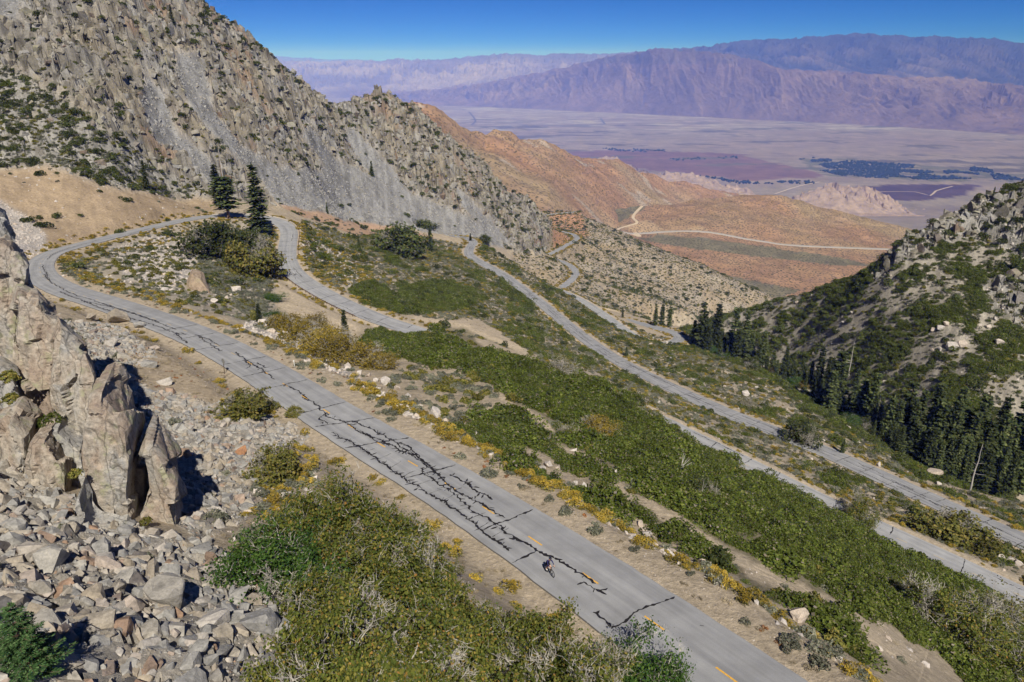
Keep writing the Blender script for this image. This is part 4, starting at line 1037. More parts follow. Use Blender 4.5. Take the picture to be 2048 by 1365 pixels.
def gn_scatter(name, coll, P, rot, scl, idx_, label, cat):
    """one mass of plants or stones, nobody could count them"""
    me = bpy.data.meshes.new(name); V = P.copy(); V[:, 2] += CZ
    me.vertices.add(len(V)); me.vertices.foreach_set('co', V.astype(np.float32).ravel())
    for nm, typ, arr in (('rot', 'FLOAT_VECTOR', rot), ('scl', 'FLOAT_VECTOR', scl)):
        a = me.attributes.new(nm, typ, 'POINT'); a.data.foreach_set('vector', arr.astype(np.float32).ravel())
    a = me.attributes.new('pick', 'INT', 'POINT'); a.data.foreach_set('value', idx_.astype(np.int32))
    o = bpy.data.objects.new(name, me); COL.objects.link(o)
    g = bpy.data.node_groups.new(name, 'GeometryNodeTree')
    g.interface.new_socket('Geometry', in_out='INPUT', socket_type='NodeSocketGeometry'); g.interface.new_socket('Geometry', in_out='OUTPUT', socket_type='NodeSocketGeometry')
    gi = g.nodes.new('NodeGroupInput'); go = g.nodes.new('NodeGroupOutput'); iop = g.nodes.new('GeometryNodeInstanceOnPoints')
    ci = g.nodes.new('GeometryNodeCollectionInfo'); ci.inputs['Collection'].default_value = coll; ci.inputs['Separate Children'].default_value = True; ci.inputs['Reset Children'].default_value = True
    def na(nm, t):
        n = g.nodes.new('GeometryNodeInputNamedAttribute'); n.data_type = t; n.inputs['Name'].default_value = nm; return n.outputs['Attribute']
    iop.inputs['Pick Instance'].default_value = True
    g.links.new(gi.outputs[0], iop.inputs['Points']); g.links.new(ci.outputs[0], iop.inputs['Instance'])
    g.links.new(na('pick', 'INT'), iop.inputs['Instance Index']); g.links.new(na('rot', 'FLOAT_VECTOR'), iop.inputs['Rotation']); g.links.new(na('scl', 'FLOAT_VECTOR'), iop.inputs['Scale'])
    g.links.new(iop.outputs[0], go.inputs[0])
    md = o.modifiers.new('scatter', 'NODES'); md.node_group = g
    tag(o, label, cat, kind='stuff'); return o
NOROAD = EDGE > 0.5
# things one can find in the place, to say what something lies closest to
MARKS = []
for tg_, u, v, txt in (('talus', 60, 1330, 'closest to the young fir'), ('talus', 320, 1080, 'below the right pillar'), ('talus', 215, 1090, 'below the middle pillar'), ('talus', 90, 1010, 'closest to the low blocks'),
    ('talus', 500, 1200, 'closest to the green oak bush'), ('talus', 600, 1330, 'closest to the oak thicket'), ('talus', 483, 908, 'closest to the orange slab'), ('talus', 490, 840, 'closest to the olive bush'), ('talus', 320, 740, 'closest to the road bend above'), ('talus', 330, 1290, 'in the open middle of the talus'), ('talus', 430, 1040, 'closest to the grey bush'),
    ('road', 449, 748, 'closest to the road sign'), ('road', 589, 735, 'closest to the white marker post'), ('road', 1097, 1150, 'closest to the cyclist'), ('road', 1597, 1240, 'closest to the white pointed boulder'), ('road', 872, 831, 'where the row of white boulders ends'), ('road', 700, 740, 'closest to the golden willows'), ('road', 398, 580, 'closest to the stained boulder'), ('road', 130, 600, 'where the road rounds the hairpin'), ('road', 300, 470, 'below the bare sandy slope'),
    ('road', 1350, 1150, 'across the road beyond the cyclist'), ('road', 1850, 1350, 'closest to the bare branched tangle'), ('road', 640, 930, 'closest to the oak thicket'), ('road', 1000, 930, 'closest to the cracked pavement'), ('road', 693, 688, 'closest to the single fir'), ('road', 560, 480, 'closest to the guard rail'), ('road', 470, 445, 'closest to the dead topped pine'),
    ('slope', 1195, 868, 'closest to the golden bush'), ('slope', 1362, 950, 'closest to the bleached stems'), ('slope', 1122, 752, 'closest to the grey bare shrub'), ('slope', 1605, 888, 'closest to the dark shrub'), ('slope', 1885, 1062, 'closest to the large olive oaks'), ('slope', 1867, 955, 'closest to the large pinkish boulder'), ('slope', 1490, 792, 'closest to the white domed boulder'), ('slope', 1697, 860, 'above the canyon forest'), ('slope', 1330, 680, 'closest to the three slim firs'), ('slope', 800, 508, 'closest to the round shrub'), ('slope', 950, 500, 'where the lower road bends'), ('slope', 920, 640, 'closest to the sandy turnout'), ('slope', 640, 520, 'beside the second bend'), ('slope', 718, 494, 'closest to the small fir'), ('slope', 1250, 714, 'below the lower road'), ('slope', 1710, 1047, 'closest to the thin leaning tree'), ('slope', 900, 760, 'on the brown knoll below the upper road'),
    ('wall', 1752, 548, 'closest to the lone ridge conifer'), ('wall', 1985, 396, 'closest to the crest conifer'), ('wall', 1915, 694, 'closest to the paired boulders'), ('wall', 1600, 640, 'on the low end of the ridge'), ('wall', 2030, 600, 'beside the grey rocks'), ('wall', 1800, 740, 'just above the forest'),
    ('mtn', 298, 380, 'closest to the foot conifer'), ('mtn', 345, 44, 'closest to the crest conifer'), ('mtn', 780, 230, 'below the pinnacle'), ('mtn', 650, 400, 'at the edge of the scree'), ('mtn', 100, 120, 'below the left cliffs'), ('mtn', 1000, 450, 'on the low end of the spur'), ('mtn', 100, 330, 'above the sandy slope'),
    ('snags', 1697, 752, 'closest to the leaning dead conifer'), ('snags', 1938, 985, 'closest to the bare grey snag'), ('canyon', 1390, 690, 'closest to the hairpin'), ('canyon', 1500, 730, 'where the row thins out'), ('canyon', 1600, 790, 'closest to the row gap'), ('canyon', 1820, 930, 'in the thick of the forest'), ('canyon', 2040, 985, 'where the forest is deepest')):
    q = hit(u, v)
    if q is not None: MARKS.append((tg_, q[0], q[1], txt))
def near(x, y, kinds):
    best = min((m for m in MARKS if m[0] in kinds), key=lambda m: ((m[1] - x) ** 2 + (m[2] - y) ** 2))
    return best[3]
def region_of(P, table, default):
    i, j = gidx(P[:, 0], P[:, 1]); out = np.empty(len(P), object); out[:] = [default] * len(P)
    for mask, val in table:
        for q in np.nonzero(mask[i, j])[0]: out[q] = val
    return out
def spread(name, meshes, dens, seed, smin, smax, power, label, cat, things=0, tname=None, tlabels=None, tgroup=None, tcat=None, flat=(0.75, 1.1), tilt=0.12, sink=0.0, fary=1.0, full=False, smap=None):
    P, rg = sample(dens * NOROAD, seed); n = len(P)
    if n == 0: return
    s = smin + (smax - smin) * rg.random(n) ** power; D = np.hypot(P[:, 0], P[:, 1])
    s = s * np.clip(1 + (D - 150) / 500 * (fary - 1), 1, fary)
    if smap is not None: gi_, gj_ = gidx(P[:, 0], P[:, 1]); s = s * smap[gi_, gj_]
    S = np.stack([s * rg.uniform(.85, 1.2, n), s * rg.uniform(.85, 1.2, n), s * rg.uniform(flat[0], flat[1], n)], 1)
    rot = np.stack([rg.normal(size=n) * tilt, rg.normal(size=n) * tilt, rg.uniform(0, 6.283, n)], 1)
    if full: rot = rg.uniform(0, 6.283, (n, 3))
    P[:, 2] -= sink * s
    k = rg.integers(0, len(meshes), n)
    sel = np.zeros(n, bool)
    if things:
        u, v, zc = project(P); ok = (u > 5) & (u < 2043) & (v > 5) & (v < 1360) & visible(P[:, 0], P[:, 1], P[:, 2] + 0.5 * s)
        app = np.where(ok, s / zc, 0); order = np.argsort(-app)[:things]; order = order[app[order] > 0]; sel[order] = True
        lab = region_of(P, *tlabels); s_lo, s_hi = np.percentile(s[order], 33), np.percentile(s[order], 67)
        for i in order:
            o = bpy.data.objects.new(tname, meshes[k[i]]); o.location = (P[i, 0], P[i, 1], P[i, 2] + CZ); o.rotation_euler = rot[i]; o.scale = S[i]
            COL.objects.link(o); szw = 'large' if s[i] > s_hi else 'small' if s[i] < s_lo else 'medium'
            tag(o, '%s %s, %s' % (szw, lab[i][0], near(P[i, 0], P[i, 1], lab[i][1])), tcat or cat, tgroup)
    r = ~sel
    if r.any(): gn_scatter(name, protos(name, meshes), P[r], rot[r], S[r], k[r], label, cat)
    print('SPREAD', name, n)

manz = [bush_mesh('manzanita_clump', M_MANZ, 560, 1.0, 0.75, 0.105, 10 + i, 7, 5) for i in range(4)]
sage = [bush_mesh('sage_clump', M_SAGE, 300, 0.55, 0.5, 0.075, 20 + i, 4, 6, 2.2, 0.4) for i in range(3)]
rabb = [bush_mesh('rabbitbrush', M_RABB, 420, 0.6, 0.62, 0.07, 30 + i, 5, 5, 1.8, 0.3) for i in range(4)]
dark = [bush_mesh('dark_shrub', M_DARK, 420, 1.0, 0.95, 0.14, 40 + i, 6, 6) for i in range(3)]
oliv = [bush_mesh('olive_shrub', M_OLIVE, 240, 0.7, 0.65, 0.13, 45 + i, 5, 6, 1.6, 0.3) for i in range(3)]
dry = [twig_mesh('dry_shrub', M_DRY, 26, 0.55, 0.4, 50 + i) for i in range(2)] + [bush_mesh('dry_shrub', M_DRY, 120, 0.5, 0.35, 0.07, 55, 4, 8, 2.5, 0.6)]
rust_ = [bush_mesh('rust_buckwheat', M_RUST, 140, 0.5, 0.3, 0.09, 58 + i, 3, 3) for i in range(2)]
rk_t = [rock_mesh('talus_rock', M_TALUS, 60 + i, 15 + i % 4, (1, rnd, rnd2)) for i, (rnd, rnd2) in enumerate([(.8, .6), (.7, .5), (.9, .8), (.6, .45), (.8, .4), (1, .7), (.75, .65), (.65, .6)])]
rk_p = [rock_mesh('pale_boulder', M_PALE, 80 + i, 17 + i % 4, (1, rnd, rnd2)) for i, (rnd, rnd2) in enumerate([(.8, .7), (.9, .8), (.7, .6), (.85, .75), (.75, .55)])]
rk_g = [rock_mesh('scree_rock', M_GREY, 90 + i, 12, (1, .8, .65)) for i in range(5)]
rk_s = [rock_mesh('cliff_slab', M_CLIFF, 890 + i, 16, (.55, .8, 1.45)) for i in range(5)]
rk_c = [rock_mesh('cliff_block', M_CLIFF, 95 + i, 15, (1.0, .62, 1.25)) for i in range(6)]

pat = fbm(GX / 7.5, GY / 5.0, 4, 401); pat2 = fbm(GX / 16, GY / 10, 4, 402); pat3 = fbm(GX / 30, GY / 22, 3, 403)
SL = (SLOPE23 | SLOPE34) & (EDGE > 2.5)
hole = fbm(GX / 3.2, GY / 3.2, 3, 404) > 0.52
dG = GREEN * (~hole) * (EDGE > 1.2) * 1.45
dG = np.maximum(dG, SL * (pat + 0.5 * pat3 > np.where(GU < 1000, 0.42, np.where(SLOPE34, 0.40, 0.28))) * (EDGE > 3) * 0.9)
dG = np.maximum(dG, RIGHTWALL * ~RIGHTROCK * (pat2 + 0.7 * pat > -0.06) * 0.75)
dG = np.maximum(dG, LOWMIX * (pat > 0.38) * 0.25)
dG = np.maximum(dG, area([(465,1110),(520,1075),(600,1090),(640,1100),(560,1150),(480,1140)], [(905,850),(935,835),(960,850)], dmax=120) * 1.2)
dG = np.where((soft(STRIP, 12) > 0.03) | L2SAND | NEARTALUS, 0, dG)
spread('manzanita_mat', manz, dG, 501, 0.6, 1.65, 1.5, 'dense green manzanita cover spread over the slopes', 'manzanita', fary=1.4, flat=(.55, 1.35), smap=np.clip(1.0 + 0.75 * fbm(GX / 4.5, GY / 4.5, 3, 420), 0.45, 1.8))
dS = SL * (pat <= 0.3) * 0.34 + RIGHTWALL * (pat2 < 0.1) * 0.16 + LOOPSAGE * 0.75 + LOOP * (EDGE > 1) * 0.13 + LOWMIX * 0.26 + MTN * ~TALUS * 0.012 + FARSLOPE * NOROAD * 0.06 + SANDSLOPE * (pat3 > 0.15) * 0.02 + FOOTORANGE * 0.02
dS = dS + ((UPPER & (RLAT > 0)) * (EDGE > 1.0) * (EDGE < 10)) * 0.16 + (area([(840,690),(980,730),(1060,830),(980,820),(900,840),(840,800),(760,770)], dmax=160)) * 0.35
dS = dS + MIDGAP * 0.35; dS = np.where(STRIP, 0.03, dS); dS = np.where(GREEN, 0.06, dS); dS = np.where(NEARTALUS, 0.02, dS)
RT = [(UPPER, ('sagebrush beside the upper road', ('road',))), (LOOP, ('sagebrush inside the road loop', ('road',))), (STRIP, ('sagebrush on the sandy strip', ('road', 'slope')))]
spread('sagebrush', sage, dS, 502, 0.6, 1.5, 1.3, 'scattered grey green sagebrush on the dry slopes', 'sagebrush', 200, 'sagebrush', (RT, ('grey green sagebrush on the slope', ('slope', 'road'))), 'sagebrush clumps', 'shrub', fary=1.5)
yslope = area([(600,445),(690,495),(760,560),(720,585),(640,565),(600,520)], dmin=150, dmax=420)
shore = ((EDGE > 3.4) & (EDGE < 7.6) & UPPER & (RLAT > 0)) * 0.7 * (pat > -0.25) + ((EDGE > 0.8) & (EDGE < 4.5) & ~UPPER & (RID >= 0)) * 0.20 + ((EDGE > 1.0) & (EDGE < 5) & UPPER & (RLAT < 0)) * 0.06
dY = shore + yslope * 0.16 + LOOP * (EDGE > 1) * (EDGE < 12) * 0.10 + area([(520,900),(600,870),(650,930),(600,960),(540,1000),(500,960)], [(430,790),(560,800),(560,840),(440,830)], dmax=120) * 0.28 + SL * 0.035 + MIDGAP * 0.22
dY = np.where(GREEN & (EDGE > 9.5), 0.004, dY); dY = np.where(NEARTALUS, 0.004, dY)
RT = [(UPPER & (RLAT > 0), ('yellow rabbitbrush on the outer road shoulder', ('road',))), (UPPER & (RLAT <= 0), ('yellow rabbitbrush on the uphill road shoulder', ('road', 'talus'))), (LOOP, ('yellow rabbitbrush inside the road loop', ('road',))), (yslope, ('yellow rabbitbrush on pale stones', ('slope',)))]
spread('rabbitbrush_cover', rabb, dY, 503, 0.6, 1.5, 1.2, 'scattered yellow rabbitbrush along road edges and slopes', 'rabbitbrush', 260, 'rabbitbrush', (RT, ('yellow rabbitbrush on the slope', ('slope', 'road', 'talus'))), 'yellow rabbitbrush', 'shrub', fary=1.6)
dD = (MTN & ~TALUS) * 0.018 + TALUS * 0.0012 + LOWMIX * (0.028 + 0.04 * (pat > 0.1)) + RIGHTWALL * 0.030 + RIGHTROCK * 0.02 + SL * 0.010 + SANDSLOPE * 0.0045 + FARSLOPE * 0.004 + LOOP * 0.008 + FOOTORANGE * 0.006
dD = dD + GREEN * 0.012
spread('dark_scrub', dark, dD, 504, 0.7, 2.0, 1.6, 'dark evergreen scrub dotted over the rocky mountainside', 'scrub', 120, 'evergreen_shrub', ([(RIGHTWALL, ('dark evergreen shrub on the canyon wall', ('wall',))), (MTN, ('dark evergreen shrub on the rocky mountain', ('mtn',))), (LOWMIX, ('dark evergreen shrub at the mountain foot', ('mtn',))), (SANDSLOPE, ('dark evergreen shrub on bare sand', ('mtn', 'road')))], ('dark evergreen shrub on the slope', ('slope', 'road'))), 'dark evergreen shrubs', 'shrub', fary=1.8)
dO = SL * 0.10 * (pat < 0.15) + LOOP * 0.07 + LOWMIX * 0.08 + RIGHTWALL * 0.05 + FARSLOPE * 0.025 + MTN * ~TALUS * 0.016 + area([(840,690),(980,730),(1060,830),(980,820),(900,840),(840,800),(760,770)], dmax=160) * 0.12 + yslope * 0.05 + GREEN * 0.035
spread('olive_scrub', oliv, dO, 505, 0.7, 1.7, 1.3, 'olive brown brush scattered on the slopes', 'brush', 120, 'olive_shrub', ([(LOOP, ('olive brown bush inside the road loop', ('road',))), (RIGHTWALL, ('olive brown bush on the canyon wall', ('wall',)))], ('olive brown bush on the slope', ('slope', 'road'))), 'olive brown bushes', 'shrub', fary=1.3)
dT = MIDGAP * 0.5 + ((EDGE > 0.6) & (EDGE < 8) & UPPER) * 0.22 + STRIP * 0.10 + SANDSLOPE * 0.05 + NEARSAND * 0.3 + L2SAND * 0.03 + SL * 0.5 + GREEN * 0.11 + RIGHTWALL * 0.1
spread('dry_scrub', dry, dT, 506, 0.3, 0.85, 1.4, 'dry straw coloured tufts on sandy ground', 'dry brush')
dR_ = ((EDGE > 0.8) & (EDGE < 7) & UPPER & (RLAT > 0)) * 0.07 + NEARSAND * 0.08
spread('rust_tufts', rust_, dR_, 507, 0.3, 0.7, 1.0, 'small rust coloured tufts on the sandy road shoulder', 'tufts')
# stones
dN = NEARTALUS * 9.0
spread('talus_stones', rk_t, dN, 508, 0.13, 1.2, 4.6, 'angular grey and tan stones filling the talus slope', 'stones', 300, 'talus_rock', ([], ('angular talus rock', ('talus',))), 'large angular talus rocks', 'rock', flat=(.6, 1.0), full=True, sink=0.25)
dP = PALETALUS * 1.5
spread('pale_stones', rk_p, dP, 509, 0.18, 0.95, 3.0, 'pale pinkish stones heaped inside the road loop and by the bend', 'stones', flat=(.6, 1.0), full=True, sink=0.2, fary=1.4)
spread('scree_stones', rk_g, TALUS * 0.85 + LOWMIX * 0.10, 510, 0.3, 1.6, 3.2, 'grey scree of loose stones below the cliffs', 'scree', full=True, sink=0.3)
spread('cliff_blocks', rk_c, MTN * ~TALUS * ~LOWMIX * 0.12 + RIGHTROCK * 0.09 + LOWMIX * 0.03, 511, 0.7, 3.4, 2.4, 'jumbled rock blocks on the mountain cliffs', 'rock blocks', sink=0.3, full=True, flat=(.6, 1.3))
spread('cliff_slabs', rk_s, MTN * ~TALUS * ~LOWMIX * 0.022 + RIGHTROCK * 0.02, 514, 1.5, 5.0, 1.8, 'tilted slabs of rock standing out of the mountain cliffs', 'rock slabs', sink=0.45, tilt=0.28, flat=(.8, 1.5))
dW = MIDGAP * 1.2 + wind * 1.6 + SL * 0.035 + SLOPE34 * 0.06 + RIGHTWALL * 0.05 + RIGHTROCK * 0.2 + GREEN * 0.006 + LOOP * 0.12 + yslope * 0.5 + STRIP * 0.08 + FARSLOPE * 0.02 + SANDSLOPE * 0.05
spread('pale_boulders', rk_p, dW, 512, 0.15, 0.95, 3.2, 'pale granite stones scattered over the slopes', 'stones', 160, 'granite_stone', ([(wind > 0.2, ('pale stone in the low roadside row', ('road',))), (RIGHTWALL, ('pale stone on the canyon wall', ('wall',))), (LOOP, ('pale stone inside the road loop', ('road',))), (yslope, ('pale stone on the stony bank', ('slope',)))], ('pale stone lying on the slope', ('slope', 'road'))), 'scattered pale stones', 'stone', full=True, sink=0.3, fary=1.8)
dpeb = MIDGAP * 2.0 + ((EDGE > 0.3) & (EDGE < 9) & (GD < 160)) * 1.2 + NEARSAND * 2.0 + STRIP * 1.0
spread('gravel', rk_p, dpeb, 513, 0.03, 0.12, 2.5, 'fine gravel strewn on the sandy shoulders', 'gravel', full=True)
# ------------------------------------------------------------------ conifers, oaks, snags
def conifer_meshes(seed, H, R, whorls, nb, cards, card, base=0.08, top=1.0, thin=0.0, mat=M_FIR, droop=0.25, shape=0.85):
    """trunk mesh and crown mesh of one conifer, H metres tall"""
    rg = np.random.default_rng(seed); tr = MB(); cr = MB()
    lean = rg.normal(size=2) * 0.01 * H
    zs = np.linspace(-0.6, H, 9); f = np.clip(zs / H, 0, 1)
    tr.add(tube(np.stack([lean[0] * f, lean[1] * f, zs], 1), np.maximum(0.018 * H * (1 - f) ** 0.9 * 0.9 + 0.02, 0.02), 6))
    C_, AX, AY = [], [], []
    for w in range(whorls):
        h = base + (top - base) * (w + rg.uniform(-.3, .3)) / whorls
        if h > 0.995 or rg.random() < thin: continue
        L = R * (1 - h) ** shape * rg.uniform(0.75, 1.12) + 0.02 * R
        if h < base + 0.1: L *= 0.75
        a0 = rg.uniform(0, 6.28)
        for k in range(nb):
            if rg.random() < 0.10 + thin * 0.5: continue
            a = a0 + 6.283 * k / nb + rg.normal() * 0.22; l = L * rg.uniform(0.6, 1.15)
            d = np.array([math.cos(a), math.sin(a), 0]); up = 0.30 - 0.75 * (1 - h)
            p0 = np.array([lean[0] * h, lean[1] * h, h * H])
            def at(t): return p0 + d * l * t + np.array([0, 0, l * (up * t * 0.55 - droop * t * t + 0.18 * t ** 3)])
            if l > 0.12 * R: tr.add(tube([at(0), at(.5), at(.95)], [0.012 * l + .012, 0.008 * l + .008, .006], 3))
            n = max(3, int(cards * (l / R) ** 0.8))
            for q in range(n):
                t = (0.18 + 0.85 * (q + rg.uniform(0, 1)) / n); c0 = at(t); tg = unit(at(t + .05) - c0)
                side = unit(np.cross(tg, [0, 0, 1])); sg = rg.choice([-1, 1]); spread_ = (0.75 - 0.45 * t) * card * rg.uniform(.7, 1.3)
                ax = unit(tg * rg.uniform(.5, 1.0) + side * sg * rg.uniform(.3, 1.0) + np.array([0, 0, rg.uniform(-.25, .12)]))
                ay = unit(np.cross(ax, [0, 0, 1]) + rg.normal(size=3) * .5)
                C_.append(c0 + side * sg * spread_ * 0.5 + np.array([0, 0, rg.normal() * .10 * card])); AX.append(ax * card * rg.uniform(.45, .8)); AY.append(ay * card * rg.uniform(.16, .30))
    C_.append(np.array([lean[0], lean[1], H * .99])); AX.append(np.array([0, 0, card * .6])); AY.append(np.array([card * .15, 0, 0]))
    cr.add(quads_from(np.array(C_), np.array(AX), np.array(AY)))
    return tr.mesh('trunk', M_BARK), cr.mesh('crown', mat)
UNDER = []
def snag_mesh(seed, H, nb=16):
    rg = np.random.default_rng(seed); mb = MB()
    zs = np.linspace(-0.5, H, 7); mb.add(tube(np.stack([rg.normal(size=7) * .03 * H * .3, rg.normal(size=7) * .02 * H * .3, zs], 1), np.linspace(.017 * H, .004 * H, 7), 6))
    for _ in range(nb):
        h = rg.uniform(.3, .97) * H; a = rg.uniform(0, 6.28); l = (1.05 - h / H) * rg.uniform(.12, .3) * H; d = np.array([math.cos(a), math.sin(a), rg.uniform(-.5, .3)])
        mb.add(tube([(0, 0, h), d * l * .5 + (0, 0, h), d * l + np.array([0, 0, h + .1 * l])], [.004 * H, .003 * H, .001 * H], 3))
    return mb.mesh('snag', M_GREYWOOD)
FIR = [conifer_meshes(600 + i, 20.0, r, 30, 7, 11, 1.15, b, 1.0, th, M_FIR, .25, sh) for i, (r, b, th, sh) in enumerate([(3.3, .08, 0, .8), (2.8, .10, .03, .75), (3.8, .05, .02, .9), (3.0, .18, .10, .65), (2.4, .12, .08, .7), (3.4, .06, .05, .95)])]
FIR_DT = conifer_meshes(620, 20.0, 3.2, 26, 6, 11, 1.1, .16, .66, .12, M_FIR, .25, .55)
def put_tree(pair, x, y, z, h, label, cat, group=None, name='conifer_tree', rz=None, lean=0.0, wid=1.0, h0=20.0):
    o = empty(name, (x, y, z + CZ), random.uniform(0, 6.28) if rz is None else rz)
    s = h / h0; o.scale = (s * wid, s * wid, s); o.rotation_euler.x = lean
    for nm, me in zip(('trunk', 'crown'), pair):
        c = bpy.data.objects.new(nm, me); COL.objects.link(c); c.parent = o
    tag(o, label, cat, group); return o
def tree_at(u, vt, vb, pair, label, group=None, wid=1.0, name='conifer_tree', cat='tree', sink=0.2):
    p = hit(u, vb)
    if p is None: return
    r = ray(u, vt); t = p[1] / r[1]; h = r[2] * t - p[2]
    return put_tree(pair, p[0], p[1], p[2] - sink, max(1.2, h + sink), label, cat, group, name, wid=wid)
# single trees that stand apart
o = tree_at(458, 305, 438, FIR_DT, 'tall pine with bare dead top and reddish trunk beside the bend', wid=1.5)
if o:
    q = bpy.data.objects.new('dead_top', snag_mesh(630, 8.5, 10)); q.location = (0, 0, 12.6); COL.objects.link(q); q.parent = o
tree_at(440, 330, 412, FIR[3], 'dark conifer just behind the pine with a dead top', wid=1.5)
tree_at(520, 328, 466, FIR[0], 'tall full dark conifer rising inside the bend next to the road', wid=1.35)
tree_at(294, 320, 380, FIR[2], 'dark conifer at the foot of the mountain above the sandy slope')
tree_at(268, 342, 362, FIR[4], 'small dark conifer left of the one above the sandy slope')
tree_at(693, 619, 688, FIR[2], 'single fir growing below the guard rail of the second bend', wid=1.05)
tree_at(655, 405, 428, FIR[0], 'small dark fir at the edge of the grey scree')
tree_at(718, 468, 494, FIR[2], 'small fir on the brushy slope below the orange bank')
tree_at(862, 456, 504, FIR[3], 'slender fir beside the bend of the lower road', wid=1.1)
tree_at(520, 608, 646, FIR[2], 'small dense fir among the sagebrush inside the loop', wid=1.4)
tree_at(941, 467, 482, FIR[0], 'tiny dark conifer at the foot of the scree above the lower bend', wid=1.5)
tree_at(1752, 522, 548, FIR[2], 'lone dark conifer on the shoulder of the canyon ridge')
tree_at(1985, 374, 396, FIR[3], 'lone conifer on the crest of the rocky canyon ridge')
tree_at(2032, 500, 545, FIR[4], 'conifer standing high on the canyon wall by the grey rocks', wid=1.2)
tree_at(345, 8, 44, FIR[0], 'dark conifer perched near the crest of the rocky mountain')
tree_at(744, 322, 352, FIR[0], 'small dark conifer on the rocky spur below the pinnacle', wid=1.3)
tree_at(1684, 878, 906, FIR[2], 'small fir at the outer edge of the lower road', wid=1.2)
tree_at(1252, 694, 714, FIR[2], 'small dark fir just below the lower road', wid=1.4)
tree_at(1245, 616, 636, FIR[2], 'round dark conifer beside the canyon road')
for u, a, b_ in ((1310, 608, 652), (1323, 600, 653), (1338, 605, 655)):
    tree_at(u, a, b_, FIR[1], 'one of three slim firs in a row behind the canyon road', 'three slim firs')
# the forest along the canyon floor
canyon = [(1385,640,690),(1404,604,700),(1426,607,690),(1415,650,712),(1463,612,725),(1488,622,720),(1440,660,718),(1475,645,728),(1505,660,735),(1530,663,740),(1518,685,745),(1552,700,750),(1575,692,755),(1592,715,760),(1612,715,765),(1630,722,772),
 (1648,690,780),(1664,712,785),(1675,715,800),(1691,700,815),(1685,742,835),(1700,762,840),(1717,785,845),(1730,738,835),(1746,757,850),(1760,780,860),(1775,790,860),(1790,795,868),(1812,790,880),(1830,800,890),(1846,790,895),(1862,802,910),
 (1880,780,905),(1896,808,915),(1915,792,925),(1935,810,935),(1955,800,940),(1970,815,945),(1990,820,955),(2010,810,960),(2030,830,965),(2046,820,970),(1905,850,940),(1925,862,950),(1950,872,960),(1975,872,970),(2000,882,975),(2022,882,975),(2042,900,985),
 (1870,842,920),(1850,852,915),(1820,842,900),(1800,852,890),(1782,842,880),(1740,805,855),(1655,755,800),(1600,740,765),(1540,715,748),(1455,690,726),(1395,670,700),(1765,745,840),(1842,760,880),(1905,765,890),(1950,775,900),(2000,785,915),(2040,790,925),(2070,840,980),(2090,800,960),(2120,830,980),(2100,900,1000),
 (1578,735,770),(1622,750,778),(1560,720,758),(1640,765,800),(1888,850,930),(1838,855,905),(1938,880,962),(1988,870,965),(1722,815,858)]
TH = [(1390,662,172),(1500,715,165),(1560,745,160),(1650,790,155),(1740,850,149),(1850,930,142),(1950,950,145),(2048,960,146),(2200,1000,146)]
TH_U = [q[0] for q in TH]; TH_Y = [at_drop(*q)[1] for q in TH]
def canyon_tree(u, vt, vb, k, lab, grp):
    A = math.atan2(ray(u, 700)[0], ray(u, 700)[1]); ys = np.arange(150, 520, 2.5)
    x = ys * math.tan(A); z = ground_z(x, ys); sl = ray(u, vt)[2] / ray(u, vt)[1]; h = sl * ys - z
    jb = int(np.argmin(np.abs(ys - np.interp(u, TH_U, TH_Y))))     # canyon floor on this bearing
    sb = ray(u, vb)[2] / ray(u, vb)[1]; proj = z / ys - sb
    ok = (h > 7) & (h < 32) & (np.abs(ys - ys[jb]) < 60)
    if not ok.any(): return
    j = int(np.argmin(np.where(ok, np.abs(proj) + 0.0006 * np.abs(ys - ys[jb]), 1e9)))
    w_ = random.uniform(1.0, 1.35); o = put_tree(FIR[k], x[j], ys[j], z[j] - .3, h[j] + .3, lab, 'tree', grp, wid=w_ * random.choice([.8, 1.0, 1.15]))
    o.rotation_euler.x = random.gauss(0, .035); o.rotation_euler.y = random.gauss(0, .03)
    o['label'] = '%s %s conifer on the canyon floor, %s' % ('tall' if h[j] > 19 else 'short' if h[j] < 13 else 'medium', 'slim' if k in (1, 4) else 'open crowned' if k == 3 else 'full crowned', near(x[j], ys[j], ('snags', 'canyon')))
for i, (u, a, b_) in enumerate(canyon):
    lab = 'conifer on the canyon floor'
    canyon_tree(u, a, b_, i % 6, lab, 'conifers along the canyon floor')
for i, (u, v, w) in enumerate(((1420,705,26),(1500,738,30),(1545,752,26),(1590,768,28),(1640,800,30),(1668,822,36),(1700,850,34),(1730,858,30),(1780,885,34),(1450,722,24),(1835,905,34),(1610,775,20))):
    UNDER.append((u, v, w, i))
def snag_at(u, vt, vb, seed, label, nb=16):
    p = hit(u, vb)
    if p is None: return
    r = ray(u, vt); h = max(1.5, r[2] * p[1] / r[1] - p[2])
    o = empty('dead_tree', (p[0], p[1], p[2] + CZ)); c = bpy.data.objects.new('trunk', snag_mesh(seed, h, nb)); COL.objects.link(c); c.parent = o
    tag(o, label, 'dead tree'); return o
snag_at(1697, 684, 752, 640, 'bleached leaning dead conifer amid the canyon forest')
snag_at(1938, 888, 985, 641, 'bare grey snag standing in front of the dense canyon firs', 8)
snag_at(1958, 925, 975, 642, 'shorter bare snag on the near edge of the canyon forest', 8)
snag_at(1403, 958, 1000, 643, 'small bleached forked snag among manzanita above the second leg', 10)
snag_at(1430, 965, 1002, 644, 'thin grey snag in the manzanita beside a dark shrub', 8)
